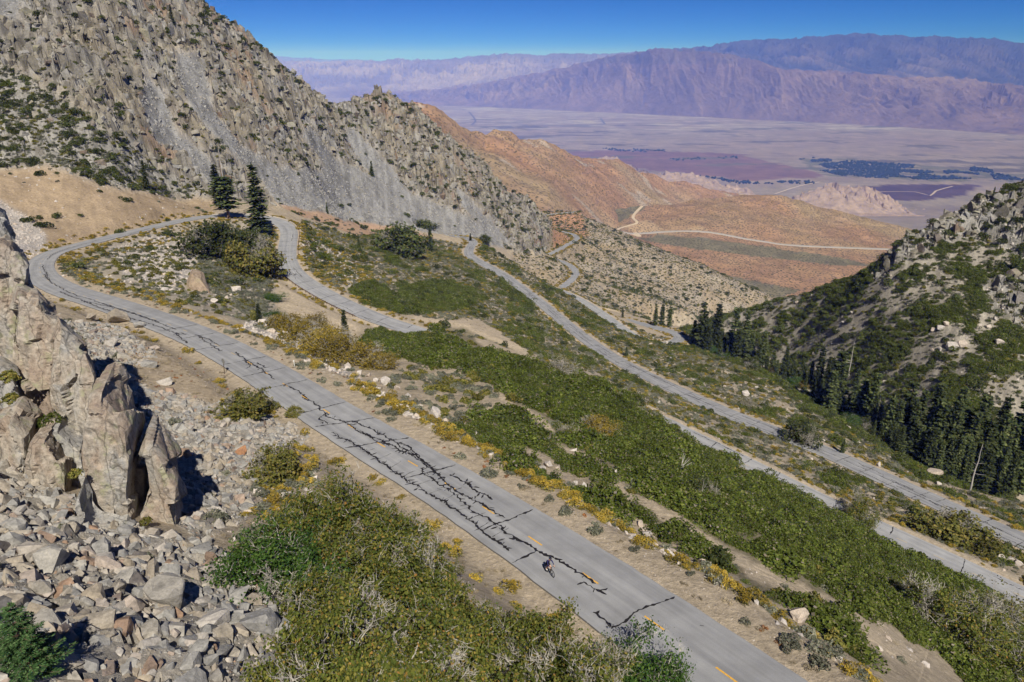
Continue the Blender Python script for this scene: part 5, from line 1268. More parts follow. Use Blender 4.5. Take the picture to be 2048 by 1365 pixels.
# curved bleached sticks
p = hit(1362, 950)
o = empty('bleached_stems', (p[0], p[1], p[2] + CZ))
for i in range(5):
    rg = np.random.default_rng(650 + i); e = np.array([.1 + .3 * i, rg.normal() * .2, 3.4 - .3 * i]); mb = MB(); mb.add(tube([(.08 * i - .2, 0, 0), e * np.array([.15, .5, .6]), e], [.07, .06, .02], 4))
    c = bpy.data.objects.new('stem', mb.mesh('stem', M_GREYWOOD)); COL.objects.link(c); c.parent = o
tag(o, 'curved bleached dead stems sticking up from the manzanita', 'dead stems')

def oak_meshes(seed, R, H, nleaf, leaf, mat, dead=0.25, twigw=1.0, spread=0.36):
    """branches and leaves of a broad many-stemmed oak"""
    rg = np.random.default_rng(seed); br = MB(); tips = []; bare = []
    def grow(p, d, l, r, lev):
        q = p + d * l * .5 + rg.normal(size=3) * .08 * l; e = p + d * l + rg.normal(size=3) * .06 * l
        br.add(tube([p, q, e], [r, r * .75, r * .5], 4 if lev < 2 else 3))
        if lev >= 3:
            tips.append(e); tips.append(q); return
        for _ in range([5, 5, 4][lev]):
            f = p + (e - p) * rg.uniform(.35, 1.0); nd_ = unit(d * .55 + unit(rg.normal(size=3)) * .85 + np.array([0, 0, .18]))
            grow(f, nd_, l * rg.uniform(.5, .78), r * .5, lev + 1)
    nst = 7
    for k in range(nst):
        a = 6.283 * k / nst + rg.normal() * .3; tlt = rg.uniform(.25, .95)
        grow(np.array([rg.normal() * .2, rg.normal() * .2, -.4]), unit(np.array([math.cos(a) * tlt, math.sin(a) * tlt, 1.0 - .35 * tlt])), H * rg.uniform(.42, .6), .075 * H / 5, 0)
    T = np.array(tips); sc = np.array([R / np.percentile(np.abs(T[:, :2]), 94), R / np.percentile(np.abs(T[:, :2]), 94), H / np.percentile(T[:, 2], 97)])
    T = T * sc; br.V = [v * sc for v in br.V]
    live = rg.random(len(T)) > dead
    # whole bare sectors rather than evenly thinned
    live &= fbm(T[:, 0] / (.5 * R) + seed, T[:, 1] / (.5 * R) + T[:, 2] / R, 2, seed) < .28
    TL = T[live]; k = rg.integers(0, len(TL), nleaf)
    P = TL[k] + rg.normal(size=(nleaf, 3)) * spread * np.array([1, 1, .75]); P[:, 2] = np.maximum(P[:, 2], .05)
    lv = MB(); lv.add(leaf_cards(P, unit(P - np.array([0, 0, H * .2])) * .5 + np.array([0, 0, .5]), leaf, rg, 1.35, .9))
    # pale bare twigs on the outside
    for e in T[~live][:220]:
        for _ in range(3):
            g = e + unit(rg.normal(size=3) + e / R * .6 + np.array([0, 0, .5])) * rg.uniform(.25, .75); br.add(tube([e, (e + g) / 2 + rg.normal(size=3) * .05, g], [.016 * twigw, .012 * twigw, .005 * twigw], 3))
    return br.mesh('branches', M_TWIG), lv.mesh('foliage', mat)
def put_oak(pair, x, y, z, s, label, cat='shrub', group=None, name='oak_shrub', rz=None, flat=1.0):
    o = empty(name, (x, y, z + CZ), random.uniform(0, 6.28) if rz is None else rz); o.scale = (s, s, s * flat)
    for nm, me in zip(('branches', 'foliage'), pair):
        c = bpy.data.objects.new(nm, me); COL.objects.link(c); c.parent = o
    tag(o, label, cat, group); return o
OAK = [oak_meshes(700 + i, 3.0, 3.4, 17000, .115, M_OAK, .34, 1.2, .27) for i in range(3)]
OAKG = oak_meshes(710, 3.0, 3.0, 18000, .115, M_OAKG, .10, 1.0, .28)
OAKT = oak_meshes(711, 3.0, 3.4, 8000, .115, M_OAK, .68, 1.35, .27)
OAKD = oak_meshes(712, 3.0, 4.0, 5500, .26, M_DARK, .15)
OAKO = oak_meshes(713, 3.0, 3.8, 5500, .26, M_OLIVE, .15)
WIL = oak_meshes(714, 2.6, 3.4, 6000, .16, M_WILLOW, .2)
BARE = oak_meshes(715, 2.6, 3.2, 900, .15, M_OLIVE, .85, 1.6)
def oak_px(u, v, wpx, pair, label, group=None, base_r=3.0, name='oak_shrub', cat='shrub', flat=1.0):
    p = hit(u, v)
    if p is None: return
    zc = float(project(p)[2]); s = wpx * zc / FPX / 2 / base_r
    return put_oak(pair, p[0], p[1], p[2] - .1, s, label, cat, group, name, flat=flat)
thicket = 'oak thicket beside the upper road'
for u, v, w, pr in ((690,1115,190,0),(770,1160,200,1),(640,1185,190,2),(830,1240,200,0),(690,1270,220,4),(735,1075,130,2),(640,1065,140,0),(800,1110,120,4),(930,1330,190,2),(850,1350,220,4),(1060,1370,190,1),(1160,1390,180,4),(1250,1395,170,3),(760,1390,230,2),(650,1410,230,1),(1330,1400,110,3),(1050,1300,110,0),(870,1165,90,2),(940,1260,110,4),(1110,1450,240,2)):
    pair = {0: OAK[0], 1: OAK[1], 2: OAK[2], 3: OAKG, 4: OAKT}[pr]
    lab = {0: 'yellowing scrub oak in the roadside thicket', 1: 'yellowing scrub oak in the roadside thicket', 2: 'yellowing scrub oak in the roadside thicket', 3: 'greener scrub oak overlapping the road edge', 4: 'half bare pale branched scrub oak in the thicket'}[pr]
    q = hit(u, v); oak_px(u, v, w * .93, pair, lab + ', ' + near(q[0], q[1], ('talus', 'road')), thicket, flat=[1.2, 1.0, 1.35][(u + v) % 3])
oak_px(545, 1185, 190, OAKG, 'deep green oak bush at the talus edge of the thicket')
oak_px(600, 1130, 150, OAKG, 'smaller deep green oak bush behind the one at the talus edge')
oak_px(545, 960, 90, OAKO, 'olive bush with yellow tips beside the orange slab')
oak_px(478, 828, 92, OAKO, 'olive green bush on the uphill edge of the upper road near the sign', flat=.6)
oak_px(528, 818, 50, OAKO, 'smaller olive bush beside the bush near the road sign', flat=.6)
oak_px(425, 512, 88, OAKD, 'large dark round shrub on the rocks inside the loop')
oak_px(512, 548, 86, OAKO, 'tall olive shrub thicket by the inner side of the second bend')
oak_px(508, 500, 50, OAKD, 'dark shrub uphill of the olive thicket inside the bend')
oak_px(800, 508, 78, OAKD, 'large rounded green shrub on the brushy slope near the lower bend')
oak_px(845, 456, 40, OAKD, 'dark shrub clump at the foot of the grey scree', flat=.55)
oak_px(965, 486, 22, OAKD, 'round dark shrub at the scree foot by the lower bend')
oak_px(1885, 1068, 105, OAKO, 'large olive oak clump between the second leg and the lower road', flat=.62)
oak_px(1955, 1095, 70, OAKO, 'smaller olive oak clump beside the large one between the legs', flat=.6)
oak_px(1605, 888, 56, OAKD, 'dark shrub hiding a stretch of the lower road')
oak_px(1710, 1047, 70, OAKT, 'thin dark leaning tree over the second road leg', name='thin_tree', cat='tree', flat=1.3)
oak_px(1122, 752, 62, BARE, 'grey half bare shrub where the second leg reappears', base_r=2.6)
oak_px(1490, 815, 36, BARE, 'grey bare shrub beside the lower road', base_r=2.6)
oak_px(1405, 992, 50, OAKD, 'dark shrub with bare twigs in the manzanita slope')
oak_px(1195, 868, 56, WIL, 'golden bush standing in the manzanita slope', base_r=2.6)
oak_px(1135, 872, 40, BARE, 'white bare twigs of a dead bush in the manzanita', base_r=2.6)
for u, v, w, l in ((1880,1270,150,'largest bare branched shrub in the tangle at the lower manzanita edge'), (1960,1310,150,'bare branched shrub nearer the sand patch in the tangle'), (1990,1240,110,'bare branched shrub on the uphill side of the tangle'), (1800,1200,70,'small bare shrub above the tangle')):
    oak_px(u, v, w, OAKT if w > 120 else BARE, l, 'bare branched tangle')
for i, (u, v, w) in enumerate(((575,668,60),(610,690,70),(650,705,80),(690,720,80),(730,730,70),(625,660,50),(665,690,60),(590,655,40),(760,735,50),(560,650,40))):
    oak_px(u, v, w, WIL, ('large' if w > 65 else 'small' if w < 55 else 'medium') + ' golden willow bush in the band, ' + ['beside the sandy bank', 'below the row of white boulders', 'closest to the single fir', 'closest to the manzanita'][min(3, max(0, (u - 560) // 50))], 'golden willow band', base_r=2.6, name='willow_bush', flat=.8)
for u, v, w in ((545,600,34),(548,640,40),(590,830,30)): oak_px(u, v, w, OAKG if v < 700 else OAKO, 'round green bush on the sandy bank below the second bend' if v < 700 else 'low olive bush touching the upper road edge', 'green bushes on the bank' if v < 700 else None, flat=.7)
for u, v, w, l in ((430,1040,44,'grey green bush at the foot of the right rock pillar'), (490,1085,60,'grey green bush between the pillars and the oaks')):
    p = hit(u, v); me = sage[0]; o = bpy.data.objects.new('sagebrush', me); zc = float(project(p)[2]); s = w * zc / FPX / 1.1; o.scale = (s, s, s); o.location = (p[0], p[1], p[2] + CZ); COL.objects.link(o); tag(o, l, 'shrub')
for u, v, w, i in UNDER:
    q = hit(u, v)
    if q is not None: oak_px(u, v, w, (OAKG, OAKD, WIL)[i % 3], ('bright green', 'dark green', 'golden')[i % 3] + ' bush at the edge of the canyon forest, ' + near(q[0], q[1], ('snags', 'canyon')), 'bushes at the forest edge')
# young fir at the very front
def near_fir(seed, H, R):
    rg = np.random.default_rng(seed); tr = MB(); zs = np.linspace(-.5, H, 8); tr.add(tube(np.stack([zs * 0, zs * 0, zs], 1), np.linspace(.14, .015, 8), 7))
    C_, AX, AY = [], [], []
    for w in range(24):
        h = .03 + .96 * (w + rg.uniform(-.3, .3)) / 24; L = R * (1 - h) ** .8 + .12
        for k in range(7):
            a = rg.uniform(0, 6.28); l = L * rg.uniform(.7, 1.1); d = np.array([math.cos(a), math.sin(a), 0]); sd = np.array([-d[1], d[0], 0])
            def at(t): return np.array([0, 0, h * H]) + d * l * t + np.array([0, 0, l * (.12 * t - .22 * t * t + .22 * t ** 3)])
            tr.add(tube([at(0), at(.5), at(1)], [.02, .013, .004], 3))
            nn = max(4, int(l / .11))
            for q in range(nn):
                t = .2 + .8 * q / nn; c0 = at(t); sub = (1.05 - t) * l * .36 + .10
                for sg in (-1, 1):
                    e = unit(d * .75 + sd * sg * .75 + np.array([0, 0, rg.uniform(-.1, .25)])); m_ = max(2, int(sub / .11))
                    for s_ in range(m_):
                        C_.append(c0 + e * sub * (s_ + .5) / m_ + rg.normal(size=3) * .012); AX.append(unit(e + rg.normal(size=3) * .25) * .085); AY.append(unit(np.cross(e, [0, 0, 1]) + rg.normal(size=3) * .5) * .032)
    cr = MB(); cr.add(quads_from(np.array(C_), np.array(AX), np.array(AY)))
    return tr.mesh('trunk', M_BARK), cr.mesh('crown', M_FIRN)
NF = near_fir(801, 5.2, 2.3)
p = hit(60, 1345); p = p if p is not None else at_drop(60, 1345, 20)
r = ray(75, 1208); hh = r[2] * p[1] / r[1] - p[2]
put_tree(NF, p[0], p[1], p[2] - .2, hh + .2, 'bright green young fir growing on the talus below the pillars', 'tree', h0=5.2, name='young_fir')
# ------------------------------------------------------------------ pillars of rock above the talus, and the named boulders
from mathutils import noise as mn
def pillar_mat(name, stops, lich):
    m, nt, b = new_mat(name, 0.92, 0.12); geo = nd(nt, 'ShaderNodeNewGeometry')
    mp = nd(nt, 'ShaderNodeMapping'); mp.inputs['Scale'].default_value = (1.0, 1.0, .45); nt.links.new(geo.outputs['Position'], mp.inputs[0])
    n1 = texnoise(nt, .42, 8, .68, mp.outputs[0]); n2 = texnoise(nt, 2.4, 9, .74, geo.outputs['Position']); n3 = texnoise(nt, .8, 5, .6, geo.outputs['Position']); n4 = texnoise(nt, 14., 3, .7, geo.outputs['Position'])
    c = ramp(nt, n1, stops)
    c = mixc(nt, c, ramp(nt, n2, [(.3, (.42, .42, .42)), (.5, (1, 1, 1)), (.7, (1.35, 1.32, 1.28))]), 1., 'MULTIPLY')
    c = mixc(nt, c, ramp(nt, n4, [(.3, (.85, .85, .85)), (.7, (1.15, 1.15, 1.15))]), 1., 'MULTIPLY')
    c = mixc(nt, c, (.33, .33, .20), ramp(nt, n3, [(.56, (0, 0, 0)), (.66, (lich, lich, lich))]))
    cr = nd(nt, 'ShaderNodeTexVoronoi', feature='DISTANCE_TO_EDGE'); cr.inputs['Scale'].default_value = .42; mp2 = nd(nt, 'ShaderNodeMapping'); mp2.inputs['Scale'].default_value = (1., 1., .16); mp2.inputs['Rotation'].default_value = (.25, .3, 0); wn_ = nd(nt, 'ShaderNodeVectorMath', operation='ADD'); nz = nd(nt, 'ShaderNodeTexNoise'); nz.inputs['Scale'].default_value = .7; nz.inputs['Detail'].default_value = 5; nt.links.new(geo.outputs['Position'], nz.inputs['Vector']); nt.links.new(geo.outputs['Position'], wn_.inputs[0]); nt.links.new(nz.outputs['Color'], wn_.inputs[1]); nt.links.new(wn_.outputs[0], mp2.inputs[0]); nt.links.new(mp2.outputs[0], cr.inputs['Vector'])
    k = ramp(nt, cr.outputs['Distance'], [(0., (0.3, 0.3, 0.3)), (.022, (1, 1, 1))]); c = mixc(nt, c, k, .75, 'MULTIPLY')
    nt.links.new(c, b.inputs['Base Color']); bump(nt, b, n2, .9, .22); return m
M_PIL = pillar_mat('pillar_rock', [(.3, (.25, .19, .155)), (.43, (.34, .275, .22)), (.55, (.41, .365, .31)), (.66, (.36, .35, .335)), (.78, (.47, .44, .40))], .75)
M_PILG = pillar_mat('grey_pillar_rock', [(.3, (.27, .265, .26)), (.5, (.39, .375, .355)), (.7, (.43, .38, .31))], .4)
def slab(name, outline, y0, depth, mat, parent, lean=.18, az_=-20., seg=.36, amp=.34, seed=0, foot=0.0):
    bm = bmesh.new(); pts = []
    vb = max(v for u, v in outline)
    for u, v in outline:
        r = ray(u, v); y = y0
        for _ in range(3):
            P = r * (y / r[1]); zb = (ray(u, vb) * (y0 / ray(u, vb)[1]))[2]; y = y0 + lean * (P[2] - zb)
        P = r * (y / r[1]); pts.append(P)
    pts = np.array(pts); cen = pts.mean(0)
    if foot:
        low = pts[:, 2] < cen[2] - .55 * (cen[2] - pts[:, 2].min()); pts[low, 2] -= foot
    a = math.radians(az_); d = np.array([math.sin(a), math.cos(a), .02])
    fr = [bm.verts.new(cen + (p - cen) * .93 - d * .15) for p in pts]; md = [bm.verts.new(p + d * .45) for p in pts]
    bk = [bm.verts.new(cen + (p - cen) * np.array([.9, .9, .96]) + d * depth) for p in pts]
    n = len(pts); bm.faces.new(fr); bm.faces.new(bk[::-1])
    for A, B in ((fr, md), (md, bk)):
        for i in range(n): bm.faces.new((A[i], B[i], B[(i + 1) % n], A[(i + 1) % n]))
    bmesh.ops.recalc_face_normals(bm, faces=bm.faces[:]); bmesh.ops.triangulate(bm, faces=bm.faces[:])
    for _ in range(6):
        ed = [e for e in bm.edges if e.calc_length() > seg]
        if not ed or len(bm.faces) > 14000: break
        bmesh.ops.subdivide_edges(bm, edges=ed, cuts=1); bmesh.ops.triangulate(bm, faces=[f for f in bm.faces if len(f.verts) > 3])
    bm.normal_update(); nr = [v.normal.copy() for v in bm.verts]; co = np.array([v.co for v in bm.verts])
    f1_, c1x = facets(co[:, 0] / 1.5 + co[:, 1] * .25, co[:, 2] / 3.6 + co[:, 1] * .15, 900 + seed, 1.0)
    f2_, _ = facets(co[:, 0] / .6 + co[:, 1] * .7, co[:, 2] / 1.1 - co[:, 1] * .4, 950 + seed, 1.0)
    for v, n_, a1, a2 in zip(bm.verts, nr, f1_, f2_):
        q = v.co; k = 1.6 * amp * (a1 - .5) + .3 * amp * (a2 - .5) + .16 * amp * mn.fractal(q * .9, 1.0, 2.0, 4)
        v.co = q + n_ * k
    for v in bm.verts: v.co.z += CZ
    o = bpy.data.objects.new(name, bpy.data.meshes.new(name)); bm.to_mesh(o.data); bm.free(); o.data.materials.append(mat); COL.objects.link(o)
    if parent: o.parent = parent
    return o
oc = empty('rock_outcrop', (0, 0, 0)); tag(oc, 'towering brown and grey rock pillars with lichen rising from the talus', 'rock outcrop')
SLABS = [([(-8,425),(10,445),(30,482),(28,505),(54,530),(64,570),(88,606),(80,640),(40,640),(-120,660),(-120,380)], 62, 9, M_PILG, 9),
 ([(0,492),(20,500),(55,535),(52,585),(36,640),(24,700),(0,700),(-120,740),(-120,480)], 56, 7, M_PIL, 8),
 ([(40,598),(76,604),(99,632),(124,650),(120,695),(108,735),(105,785),(84,870),(50,850),(44,790),(38,714),(36,640)], 51.5, 7, M_PIL, 8),
 ([(122,650),(143,676),(172,706),(188,752),(181,813),(168,905),(126,880),(108,829),(108,771),(112,695)], 48, 6.5, M_PIL, 8),
 ([(-60,760),(0,740),(30,760),(46,800),(52,850),(80,870),(60,900),(0,900),(-60,900)], 50, 5, M_PILG, 8),
 ([(183,800),(202,792),(226,821),(249,859),(261,928),(256,981),(245,1084),(229,1084),(169,1056),(169,981),(162,905),(174,848)], 40.5, 6.5, M_PIL, 3),
 ([(293,888),(312,900),(333,942),(349,970),(342,1018),(352,1050),(372,1112),(340,1100),(305,1066),(276,1056),(285,973),(287,916)], 41.5, 5, M_PIL, 3),
 ([(262,915),(276,905),(284,940),(280,1030),(268,1060),(252,1060),(256,985)], 44.5, 4, M_PIL, 3),
 ([(90,862),(114,860),(164,903),(158,935),(126,930),(104,900)], 45, 4, M_PILG, 4),
 ([(59,890),(88,880),(116,916),(133,952),(118,1014),(69,984),(55,935)], 42.5, 4.5, M_PIL, 3),
 ([(-60,860),(0,862),(23,842),(51,874),(38,932),(0,930),(-60,930)], 44, 4, M_PIL, 3),
 ([(150,1000),(190,1060),(245,1085),(270,1120),(230,1150),(170,1130),(150,1070)], 37, 3, M_PILG, 2)]
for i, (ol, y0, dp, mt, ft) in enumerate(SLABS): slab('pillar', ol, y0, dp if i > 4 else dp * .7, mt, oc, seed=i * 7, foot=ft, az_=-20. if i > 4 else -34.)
for u, v, y0, s, l in ((28,752,50,.85,'olive shrub growing on the upper ledge of the rock pillars'), (32,795,49.5,.75,'olive shrub below the highest ledge shrub on the pillars'), (97,838,47.5,.7,'green shrub in the cleft between two pillars'), (70,848,48,.5,'small green shrub at the base of the left pillar'), (20,838,49,1.0,'pale green shrub beside the left pillar foot'), (150,945,40,.55,'dry olive shrub in the shaded cleft of the outcrop'), (292,1040,40.5,.5,'yellow green tuft at the foot of the right rock pillar'), (88,1000,41.5,.6,'yellow shrub on the blocks at the left of the outcrop')):
    P = at_dist(u, v, y0 - .5); o = bpy.data.objects.new('ledge_shrub', random.choice(oliv if 'green shrub' not in l else manz)); o.location = (P[0], P[1], P[2] - .3 + CZ); s_ = s * 1.25; o.scale = (s_, s_, s_ * 1.2); COL.objects.link(o); tag(o, l, 'shrub')

def boulder(u, v, wpx, label, group=None, mat=M_PALE, seed=0, sq=(1, .8, .75), name='boulder', lift=.28):
    p = hit(u, v)
    if p is None: return
    s = wpx * 1.2 * float(project(p)[2]) / FPX / 2
    me = rock_mesh(name, mat, 1000 + seed, 18, sq, 1); o = bpy.data.objects.new(name, me)
    o.location = (p[0], p[1], p[2] + lift * s + CZ); o.scale = (s, s, s); o.rotation_euler = (random.uniform(-.3, .3), random.uniform(-.3, .3), random.uniform(0, 6.28)); COL.objects.link(o)
    tag(o, label, 'boulder', group); return o
M_STAIN = rock_mat('stained_boulder', [(0, (.36, .27, .20)), (1, (.42, .33, .24))], .3, .6); M_ORNG = rock_mat('orange_slab', [(0, (.42, .22, .12)), (1, (.42, .22, .12))])
boulder(398, 580, 72, 'large brown stained boulder on the inner edge of the loop', mat=M_STAIN, seed=1, sq=(1, .8, .9))
boulder(483, 908, 38, 'orange tilted slab on the talus beside the yellow brush', mat=M_ORNG, seed=2, sq=(1, .5, .45))
bw = boulder(1597, 1240, 54, 'big white pointed boulder on the berm below the upper road', seed=3, sq=(1, .7, 1.0))
bw.data = rock_mesh('boulder', M_PALE, 2041, 12, (1, .75, .9), 1); bw.rotation_euler = (.5, .6, .9)
boulder(1867, 955, 36, 'large pinkish boulder on the slope beyond the lower road', seed=4)
boulder(1908, 948, 22, 'pale boulder next to the large pinkish one', seed=5)
boulder(1490, 792, 20, 'white domed boulder above the lower road', seed=6)
boulder(330, 584, 18, 'grey upright rock beside the stained boulder', seed=7)
boulder(1678, 940, 20, 'grey boulder between the second leg and the lower road', seed=8)
boulder(1697, 860, 18, 'pale boulder on the slope above the canyon forest', seed=9)
for i, (u, v, w) in enumerate([(470,582,24),(432,568,20),(430,606,18),(455,600,14)]): boulder(u, v, w, 'pale boulder beside the sagebrush inside the loop', 'pale boulders inside the loop', seed=20 + i)
for i, (u, v, w) in enumerate([(526,648,20),(544,665,22),(560,672,16),(575,674,24),(599,696,26),(585,688,14),(654,723,15),(676,725,17),(695,738,24),(719,750,15),(736,753,16),(751,763,14),(774,769,28),(796,780,18),(815,795,16),(840,815,16),(872,831,30),(890,845,14),(950,872,18)]):
    boulder(u, v, w, 'white boulder in the row along the inside of the upper road', 'white boulders along the upper road', seed=40 + i)
for i, (u, v, w) in enumerate([(1084,941,18),(1097,934,22),(1116,937,16),(1171,980,24),(1150,968,14),(1212,1005,16),(1231,1015,28),(1280,1052,22),(1296,1074,24),(1288,1062,16),(1345,1107,20),(1360,1112,14),(1401,1127,24),(1407,1141,20),(1500,1198,20),(1512,1208,14),(1720,1290,20),(1760,1300,16),(1700,1262,14),(1850,1332,18)]):
    boulder(u, v, w, 'pale boulder in the manzanita edge below the upper road', 'pale boulders below the upper road', seed=70 + i)
for i, (u, v, w) in enumerate([(1757,932,15),(1832,963,12),(1814,953,9),(1877,970,11),(1886,982,15),(2000,1118,16),(2018,1122,18),(2037,1130,20),(1987,1089,15),(1514,777,12),(1449,776,10),(1647,883,10),(1318,806,9),(1235,826,12),(1332,858,12),(1860,1153,14),(1866,1166,13),(1420,640,9),(1300,690,9),(1335,688,10)]):
    boulder(u, v, w, 'pale boulder on the brushy slope between the lower legs', 'pale boulders between the lower legs', seed=100 + i)
for i, (u, v, w) in enumerate([(1594,608,10),(1904,695,24),(1925,693,22),(2000,688,20),(1880,658,22),(1893,652,16),(1957,655,16),(1976,655,14),(2032,694,13),(1806,687,9),(1762,711,10),(1628,709,9),(1770,765,10),(1685,648,8),(1704,625,9),(1868,662,14),(1880,700,12),(1990,640,12)]):
    boulder(u, v, w, 'pale boulder lying on the manzanita covered canyon wall', 'pale boulders on the canyon wall', seed=130 + i)
for i, (u, v, w, sx) in enumerate([(190,965+0,40,.6),(330,1200,105,.55),(520,1255,78,.7),(600,1290,70,.75),(430,1255,70,.6),(300,1270,60,.55),(60,1110,62,.5),(110,1130,85,.6),(30,1060,50,.6),(250,1165,60,.5),(200,1105,50,.7),(440,1310,60,.5),(560,1330,70,.6),(480,1200,60,.6),(380,1330,60,.6),(520,690,40,.4)]):
    if v > 800: boulder(u, v, w, 'one of the largest grey slabs lying on the talus in front of the pillars', 'largest talus slabs', M_TALUS, 160 + i, (1, .75, sx), 'talus_slab')
for i, (u, v, w) in enumerate([(232,645,60),(250,720,36),(300,735,34),(180,640,30),(280,655,28),(225,690,30),(310,700,24),(265,745,30),(215,760,40),(330,770,30)]):
    boulder(u, v, w, 'grey block at the top of the talus below the upper road bend', 'blocks at the top of the talus', M_TALUS, 190 + i, (1, .7, .5), 'talus_slab')
# ------------------------------------------------------------------ rails, posts, sign
def flat_mat(name, c, rough=.6, spec=.3, metal=0.):
    m, nt, b = new_mat(name, rough, spec); b.inputs['Base Color'].default_value = (*c, 1); b.inputs['Metallic'].default_value = metal; return m
M_RUSTST = flat_mat('rusty_steel', (.11, .055, .035), .7, .2); M_BERM = flat_mat('pale_concrete', (.50, .44, .37), .9, .1); M_WHITE = flat_mat('white_post', (.75, .75, .72)); M_WOODP = flat_mat('dark_timber', (.10, .07, .05), .9, .1)
M_ALU = flat_mat('sign_back', (.20, .20, .19), .6, .3); M_BLACK = flat_mat('black_rubber', (.012, .012, .013), .6, .3)
def box(mb, c, sx, sy, sz, rz=0.0):
    v = np.array([[a, b_, d] for d in (-1, 1) for b_ in (-1, 1) for a in (-1, 1)], float) * np.array([sx, sy, sz]) / 2
    R = np.array([[math.cos(rz), -math.sin(rz), 0], [math.sin(rz), math.cos(rz), 0], [0, 0, 1]])
    mb.add((v @ R.T + np.asarray(c), np.array([[0, 2, 3, 1], [4, 5, 7, 6], [0, 1, 5, 4], [2, 6, 7, 3], [0, 4, 6, 2], [1, 3, 7, 5]])))
def rail(name, pix0, pix1, side, h, mat, label, gap=2.6, beam=.22, off=.55):
    s0 = road_st('L1', *pix0)[0]; s1 = road_st('L1', *pix1)[0]; hw = RF['L1'][4]; S = np.arange(s0, s1, .9)
    mid = on_road('L1', np.array([(s0 + s1) / 2]), np.array([side * (hw + off)]))[0]
    o = empty(name, (mid[0], mid[1], mid[2] + CZ)); tag(o, label, 'guard rail')
    P = on_road('L1', S, np.full(len(S), side * (hw + off))) - mid
    c, tg, nr, SS, _ = RF['L1']; N = np.stack([np.interp(S, SS, nr[:, 0]), np.interp(S, SS, nr[:, 1]), 0 * S], 1) * side
    prof = [(0.0, h - beam), (-.05, h - beam * .8), (0, h - beam * .5), (-.05, h - beam * .2), (0, h), (.05, h), (.05, h - beam)]
    V = np.stack([P + N * a + np.array([0, 0, b_]) for a, b_ in prof], 1); n, k = V.shape[:2]; ii = np.arange(n * k).reshape(n, k); jj = np.roll(ii, -1, 1)
    mesh_obj('beam', V.reshape(-1, 3), np.stack([ii[:-1], ii[1:], jj[1:], jj[:-1]], -1).reshape(-1, 4), mat, o)
    for s in np.arange(s0 + .5, s1, gap):
        q = on_road('L1', np.array([s]), np.array([side * (hw + off + .12)]))[0] - mid; mb = MB(); box(mb, q + np.array([0, 0, h / 2 - .3]), .14, .14, h + .6)
        c_ = bpy.data.objects.new('post', mb.mesh('post', M_WOODP)); COL.objects.link(c_); c_.parent = o
hw1 = RF['L1'][4]
def side_of(u, v): return 1 if road_st('L1', u, v)[1] > 0 else -1
rail('guard_rail', (560, 508), (712, 632), side_of(612, 592), .55, M_RUSTST, 'long rusty steel guard rail along the drop of the second bend')
rail('guard_rail', (585, 455), (590, 515), side_of(597, 480), .5, M_RUSTST, 'short rusty rail on the far side of the second bend')
# low pale kerb round the head of the bend
s0 = road_st('L1', 430, 431)[0]; s1 = road_st('L1', 585, 458)[0]; sd = side_of(500, 424); S = np.arange(s0, s1, 1.2)
mid = on_road('L1', np.array([(s0 + s1) / 2]), np.array([sd * (hw1 + .5)]))[0]; P = on_road('L1', S, np.full(len(S), sd * (hw1 + .45))) - mid
c, tg, nr, SS, _ = RF['L1']; N = np.stack([np.interp(S, SS, nr[:, 0]), np.interp(S, SS, nr[:, 1]), 0 * S], 1) * sd
V = np.stack([P + N * a + np.array([0, 0, b_]) for a, b_ in ((-.2, -.3), (-.14, .38), (.14, .38), (.25, -.4))], 1); n, k = V.shape[:2]; ii = np.arange(n * k).reshape(n, k); jj = np.roll(ii, -1, 1)
o = mesh_obj('stone_kerb', V.reshape(-1, 3), np.stack([ii[:-1], ii[1:], jj[1:], jj[:-1]], -1).reshape(-1, 4), M_BERM); o.location = (mid[0], mid[1], mid[2] + CZ); tag(o, 'low pale kerb around the outside of the bend behind the pines', 'kerb')
def post(u, v, h, w, mat, label, name='marker_post', cap=None):
    p = hit(u, v); o = empty(name, (p[0], p[1], p[2] + CZ)); mb = MB(); mb.add(tube([(0, 0, -.3), (.02, 0, h * .5), (0, .02, h)], [w, w, w * .9], 6))
    c_ = bpy.data.objects.new('post', mb.mesh('post', mat)); COL.objects.link(c_); c_.parent = o
    mb = MB(); box(mb, (0, -.01, h * .92), w * 3.2, .03, h * .16); c_ = bpy.data.objects.new('reflector', mb.mesh('reflector', cap or mat)); COL.objects.link(c_); c_.parent = o
    tag(o, label, 'post')
post(589, 735, 1.25, .06, M_WHITE, 'white marker post on the outer shoulder of the upper road')
post(377, 632, 1.4, .04, M_ALU, 'thin grey marker post near the stained boulder')
post(252, 640, 1.3, .07, M_BLACK, 'dark marker post on the uphill road edge near the loop')
post(742, 648, 1.1, .04, M_ALU, 'thin grey marker post beside the end of the guard rail')
p = hit(449, 748); o = empty('road_sign', (p[0], p[1], p[2] + CZ), .5); o.rotation_euler = (.0, .12, -.6)
mb = MB(); box(mb, (0, 0, 1.1), .08, .08, 2.8); c_ = bpy.data.objects.new('post', mb.mesh('post', M_WOODP)); COL.objects.link(c_); c_.parent = o
mb = MB(); d = .52
mb.add((np.array([[0, -.06, 2.35 - d], [d, -.06, 2.35], [0, -.06, 2.35 + d], [-d, -.06, 2.35], [0, -.03, 2.35 - d], [d, -.03, 2.35], [0, -.03, 2.35 + d], [-d, -.03, 2.35]]), np.array([[0, 1, 2, 3], [7, 6, 5, 4], [0, 4, 5, 1], [1, 5, 6, 2], [2, 6, 7, 3], [3, 7, 4, 0]])))
c_ = bpy.data.objects.new('plate', mb.mesh('plate', M_ALU)); COL.objects.link(c_); c_.parent = o
tag(o, 'diamond road sign on a dark post seen from behind at the uphill road edge', 'road sign')

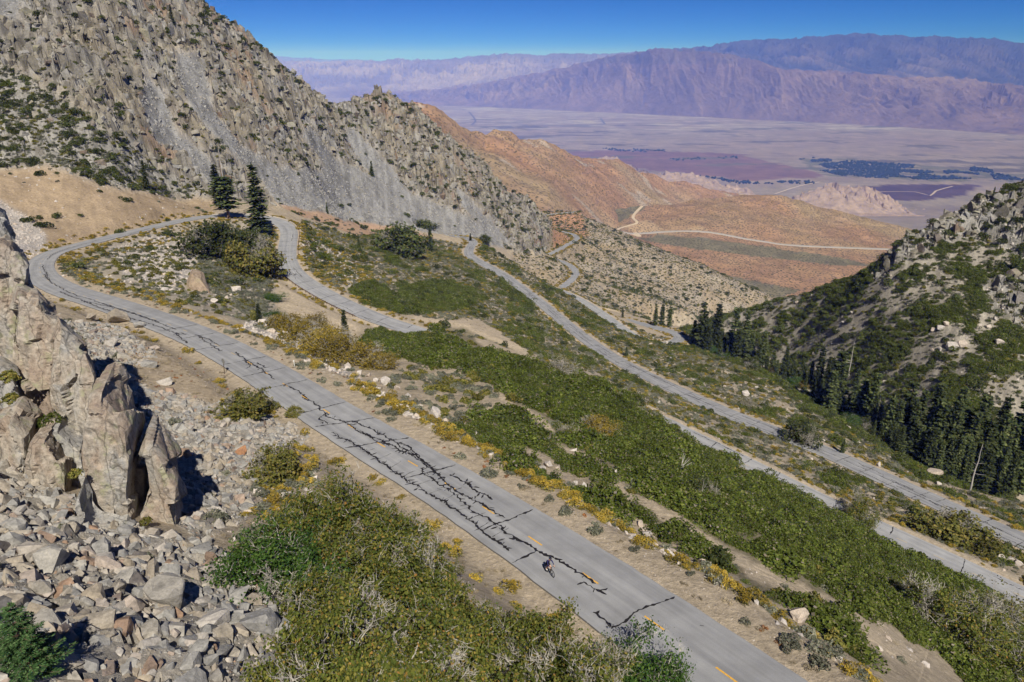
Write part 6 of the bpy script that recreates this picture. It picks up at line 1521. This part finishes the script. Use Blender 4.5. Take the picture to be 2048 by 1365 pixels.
# ------------------------------------------------------------------ cyclist and bicycle
pr_ = on_road('L1', *[np.array([x]) for x in road_st('L1', 1091, 1144)])[0]; pf = on_road('L1', *[np.array([x]) for x in road_st('L1', 1107, 1159)])[0]
hd = unit(np.array([pf[0] - pr_[0], pf[1] - pr_[1], 0])); ctr = (pr_ + pf) / 2; rz = math.atan2(hd[1], hd[0])
slope = (pf[2] - pr_[2]) / max(.3, np.hypot(*(pf[:2] - pr_[:2])))
bike = empty('bicycle', (ctr[0], ctr[1], ctr[2] + CZ + .03)); bike.rotation_euler = (0, -math.atan(slope), rz)
rider = empty('person', (ctr[0], ctr[1], ctr[2] + CZ + .03)); rider.rotation_euler = (0, -math.atan(slope), rz)
tag(bike, 'black road bicycle ridden along the cracked upper road', 'bicycle'); tag(rider, 'cyclist in navy and white jersey and black shorts bent over the handlebar', 'person')
M_FRAME = flat_mat('black_frame', (.02, .02, .022), .35, .5); M_RIM = flat_mat('rim_metal', (.06, .06, .065), .3, .5, .6); M_NAVY = flat_mat('navy_jersey', (.018, .02, .09), .8, .1); M_JW = flat_mat('white_jersey', (.70, .70, .74), .8, .1)
M_SHORT = flat_mat('black_lycra', (.012, .012, .014), .7, .2); M_SKIN = flat_mat('skin', (.50, .30, .21), .6, .3); M_SHOE = flat_mat('white_shoe', (.72, .72, .70), .6, .3); M_HELM = flat_mat('dark_helmet', (.02, .02, .035), .4, .4); M_HAIR = flat_mat('brown_hair', (.05, .03, .02)); M_LENS = flat_mat('dark_glasses', (.01, .01, .012), .2, .5)
def part(name, mb, mat, parent, smooth=True):
    c_ = bpy.data.objects.new(name, mb.mesh(name, mat, smooth)); COL.objects.link(c_); c_.parent = parent; return c_
def tb(pts, r, sides=8):
    mb = MB(); mb.add(tube(np.asarray(pts, float), np.full(len(pts), r) if np.isscalar(r) else r, sides)); return mb
WR = .335
def ring(cx, r, w, sides=8, n=36):
    a = np.linspace(0, 2 * math.pi, n + 1); return tube(np.stack([cx + r * np.cos(a), 0 * a, WR + r * np.sin(a)], 1), np.full(n + 1, w), sides)
for cx in (-.50, .50):
    mb = MB(); mb.add(ring(cx, WR - .016, .016)); wh = part('wheel', mb, M_BLACK, bike)
    mb = MB(); mb.add(ring(cx, WR - .05, .014)); part('rim', mb, M_RIM, wh)
    mb = MB()
    for k in range(14):
        a = k * 2 * math.pi / 14; mb.add(tube([(cx, .02 * (-1) ** k, WR), (cx + (WR - .05) * math.cos(a), 0, WR + (WR - .05) * math.sin(a))], [.004, .003], 3))
    mb.add(tube([(cx, -.05, WR), (cx, .05, WR)], [.025, .025], 8)); part('spokes', mb, M_RIM, wh)
mb = MB()
for a_, b_, r_ in (((-.10, 0, .29), (-.24, 0, .80), .019), ((-.10, 0, .29), (.36, 0, .72), .022), ((-.21, 0, .76), (.34, 0, .82), .018), ((.34, 0, .84), (.37, 0, .70), .022), ((-.10, .04, .29), (-.50, .06, WR), .012), ((-.10, -.04, .29), (-.50, -.06, WR), .012), ((-.21, .03, .76), (-.50, .06, WR), .010), ((-.21, -.03, .76), (-.50, -.06, WR), .010)): mb.add(tube([a_, b_], [r_, r_], 7))
part('frame', mb, M_FRAME, bike)
mb = MB(); [mb.add(tube([(.37, s * .01, .71), (.40, s * .05, .62), (.50, s * .055, WR)], [.02, .014, .011], 6)) for s in (-1, 1)]; part('fork', mb, M_FRAME, bike)
mb = MB(); mb.add(tube([(.34, 0, .86), (.43, 0, .93)], [.018, .018], 6))
for s in (-1, 1): mb.add(tube([(.43, 0, .93), (.43, s * .19, .935), (.50, s * .20, .94), (.555, s * .205, .90), (.54, s * .21, .83), (.46, s * .21, .80)], [.015] * 6, 6))
part('handlebar', mb, M_BLACK, bike)
mb = MB(); mb.add(tube([(-.24, 0, .80), (-.265, 0, .92)], [.014, .014], 6)); mb.add(tube([(-.40, 0, .945), (-.30, 0, .945), (-.18, 0, .94), (-.10, 0, .94)], [.06, .055, .028, .018], 8)); part('saddle', mb, M_BLACK, bike)
mb = MB(); mb.add(tube([(-.10, .06, .29), (.055, .07, .21)], [.012, .010], 5)); mb.add(tube([(-.10, -.06, .29), (-.255, -.07, .37)], [.012, .010], 5))
aa = np.linspace(0, 2 * math.pi, 21); mb.add(tube(np.stack([-.10 + .09 * np.cos(aa), 0 * aa - .045, .29 + .09 * np.sin(aa)], 1), [.01] * 21, 5)); mb.add(tube([(.055, .07, .21), (.055, .16, .21)], [.02, .02], 5)); mb.add(tube([(-.255, -.07, .37), (-.255, -.16, .37)], [.02, .02], 5)); part('crankset', mb, M_RIM, bike)
# rider: one skinned body
J = {'pel': (-.27, 0, 1.00), 'wai': (-.17, 0, 1.16), 'che': (-.02, 0, 1.33), 'nek': (.12, 0, 1.44), 'hd0': (.20, 0, 1.52), 'hd1': (.235, 0, 1.62),
     'sL': (.05, .19, 1.38), 'eL': (.22, .26, 1.14), 'wL': (.42, .215, .995), 'hL': (.475, .208, .965), 'sR': (.05, -.19, 1.38), 'eR': (.22, -.26, 1.14), 'wR': (.42, -.215, .995), 'hR': (.475, -.208, .965),
     'pL': (-.25, .10, .96), 'kL': (.12, .12, .70), 'aL': (.00, .115, .33), 'tL': (.11, .12, .25), 'pR': (-.25, -.10, .96), 'kR': (.07, -.13, .86), 'aR': (-.30, -.115, .47), 'tR': (-.19, -.12, .40)}
RAD = {'pel': .15, 'wai': .135, 'che': .155, 'nek': .06, 'hd0': .075, 'hd1': .095, 'sL': .07, 'eL': .045, 'wL': .032, 'hL': .035, 'pL': .10, 'kL': .062, 'aL': .042, 'tL': .035}
for k in list(RAD):
    if k.endswith('L') : RAD[k[:-1] + 'R'] = RAD[k]
E_ = [('pel', 'wai'), ('wai', 'che'), ('che', 'nek'), ('nek', 'hd0'), ('hd0', 'hd1')] + [e for s in 'LR' for e in (('che', 's' + s), ('s' + s, 'e' + s), ('e' + s, 'w' + s), ('w' + s, 'h' + s), ('pel', 'p' + s), ('p' + s, 'k' + s), ('k' + s, 'a' + s), ('a' + s, 't' + s))]
names = list(J)
for s, sg in (('L', 1), ('R', -1)):                      # fingers closed round the brake hoods
    for q in range(5):
        b0 = np.array(J['h' + s]) + np.array([.01, sg * (.028 - .014 * q), .0]) if q < 4 else np.array(J['h' + s]) + np.array([0, -sg * .03, .005])
        ln = (.05, .058, .055, .045, .04)[q]
        for z_, (dx, dz) in enumerate(((.6, -.1), (.95, -.55), (.75, -1.0))):
            n_ = f'f{s}{q}{z_}'; J[n_] = tuple(b0 + np.array([ln * dx, 0, ln * dz])); RAD[n_] = .009; names.append(n_); E_.append(('h' + s if z_ == 0 else f'f{s}{q}{z_-1}', n_))
me = bpy.data.meshes.new('body'); me.from_pydata([J[k] for k in names], [(names.index(a), names.index(b_)) for a, b_ in E_], [])
bo = bpy.data.objects.new('body', me); COL.objects.link(bo)
sk = bo.modifiers.new('skin', 'SKIN'); sv = me.skin_vertices[0].data if len(me.skin_vertices) else None
if sv is None:
    bpy.context.view_layer.objects.active = bo; bo.update_from_editmode() if hasattr(bo, 'update_from_editmode') else None
    me.skin_vertices if True else None
if len(me.skin_vertices):
    for k, d_ in zip(names, me.skin_vertices[0].data): d_.radius = (RAD[k], RAD[k]); d_.use_root = (k == 'pel')
ss = bo.modifiers.new('sub', 'SUBSURF'); ss.levels = 1; ss.render_levels = 1
dg = bpy.context.evaluated_depsgraph_get(); ev = bo.evaluated_get(dg); nm_ = bpy.data.meshes.new_from_object(ev); bo.modifiers.clear(); bo.data = nm_; nm_.name = 'body'
for m_ in (M_SKIN, M_NAVY, M_JW, M_SHORT): nm_.materials.append(m_)
seg = [(np.array(J[a]), np.array(J[b_]), a, b_) for a, b_ in E_]
for pl in nm_.polygons:
    c_ = np.array(pl.center); best = 1e9
    for A, B, a, b_ in seg:
        t = np.clip((c_ - A) @ (B - A) / ((B - A) @ (B - A) + 1e-9), 0, 1); d_ = np.linalg.norm(c_ - A - t * (B - A))
        if d_ < best: best, key, tt = d_, (a, b_), t
    a, b_ = key
    if a in ('pel',) or (a[0] == 'p' and tt < .62): mi = 3
    elif a == 'wai' or (a == 'che' and b_ != 'nek') or a == 'che': mi = 2 if (c_[0] < .03 and c_[2] > 1.33) else 1
    elif a[0] == 's' or (a[0] == 'e' and tt < .8): mi = 1
    else: mi = 0
    pl.material_index = mi; pl.use_smooth = True
bo.parent = rider
mb = MB()
for k in range(6):
    a = k / 5 * math.pi; n_ = 9; t_ = np.linspace(-.5, .5, n_)
    mb.add(tube(np.stack([.235 + .145 * np.sin(t_ * math.pi), np.full(n_, -.075 + .03 * k), 1.665 + (.075 - .018 * abs(k - 2.5)) * np.cos(t_ * math.pi)], 1), .028 * np.cos(t_ * math.pi * .85) + .006, 6))
part('helmet', mb, M_HELM, rider)
part('glasses', tb([(.30, -.07, 1.60), (.335, -.03, 1.60), (.335, .03, 1.60), (.30, .07, 1.60)], .016, 6), M_LENS, rider)
part('nose', tb([(.32, 0, 1.60), (.355, 0, 1.565), (.325, 0, 1.555)], [.01, .016, .01], 6), M_SKIN, rider); part('hair', tb([(.15, -.05, 1.60), (.14, 0, 1.585), (.15, .05, 1.60)], .035, 6), M_HAIR, rider)
for s, sg in (('L', 1), ('R', -1)):
    a = np.array(J['a' + s]); t = np.array(J['t' + s]); part('shoe', tb([a + (-.05, 0, -.07), (a + t) / 2 + (0, 0, -.04), t + (.05, 0, -.025), t + (.09, 0, -.025)], [.04, .045, .045, .025], 8), M_SHOE, rider)
    part('ear', tb([(.225, sg * .095, 1.59), (.22, sg * .102, 1.57)], [.018, .012], 5), M_SKIN, rider)
# ------------------------------------------------------------------ the air: a thin even haze round everything
bm = bmesh.new()
bmesh.ops.create_cube(bm, size=1.0)
bmesh.ops.scale(bm, vec=(170000, 82000, 2700), verts=bm.verts)
bmesh.ops.translate(bm, vec=(0, 40000, 1240), verts=bm.verts)
me = bpy.data.meshes.new('haze'); bm.to_mesh(me); bm.free()
m_haze = bpy.data.materials.new('haze'); m_haze.use_nodes = True
nt = m_haze.node_tree
nt.nodes.remove(nt.nodes['Principled BSDF'])
pv = nt.nodes.new('ShaderNodeVolumePrincipled')
pv.inputs['Color'].default_value = (0.14, 0.25, 1.0, 1)
pv.inputs['Absorption Color'].default_value = (1, 1, 1, 1)
pv.inputs['Density'].default_value = 4e-5
pv.inputs['Anisotropy'].default_value = -0.45
nt.links.new(pv.outputs[0], nt.nodes['Material Output'].inputs['Volume'])
me.materials.append(m_haze)
hz = bpy.data.objects.new('haze', me); COL.objects.link(hz)
tag(hz, 'thin bluish haze filling the air over the valley', 'haze', kind='stuff')
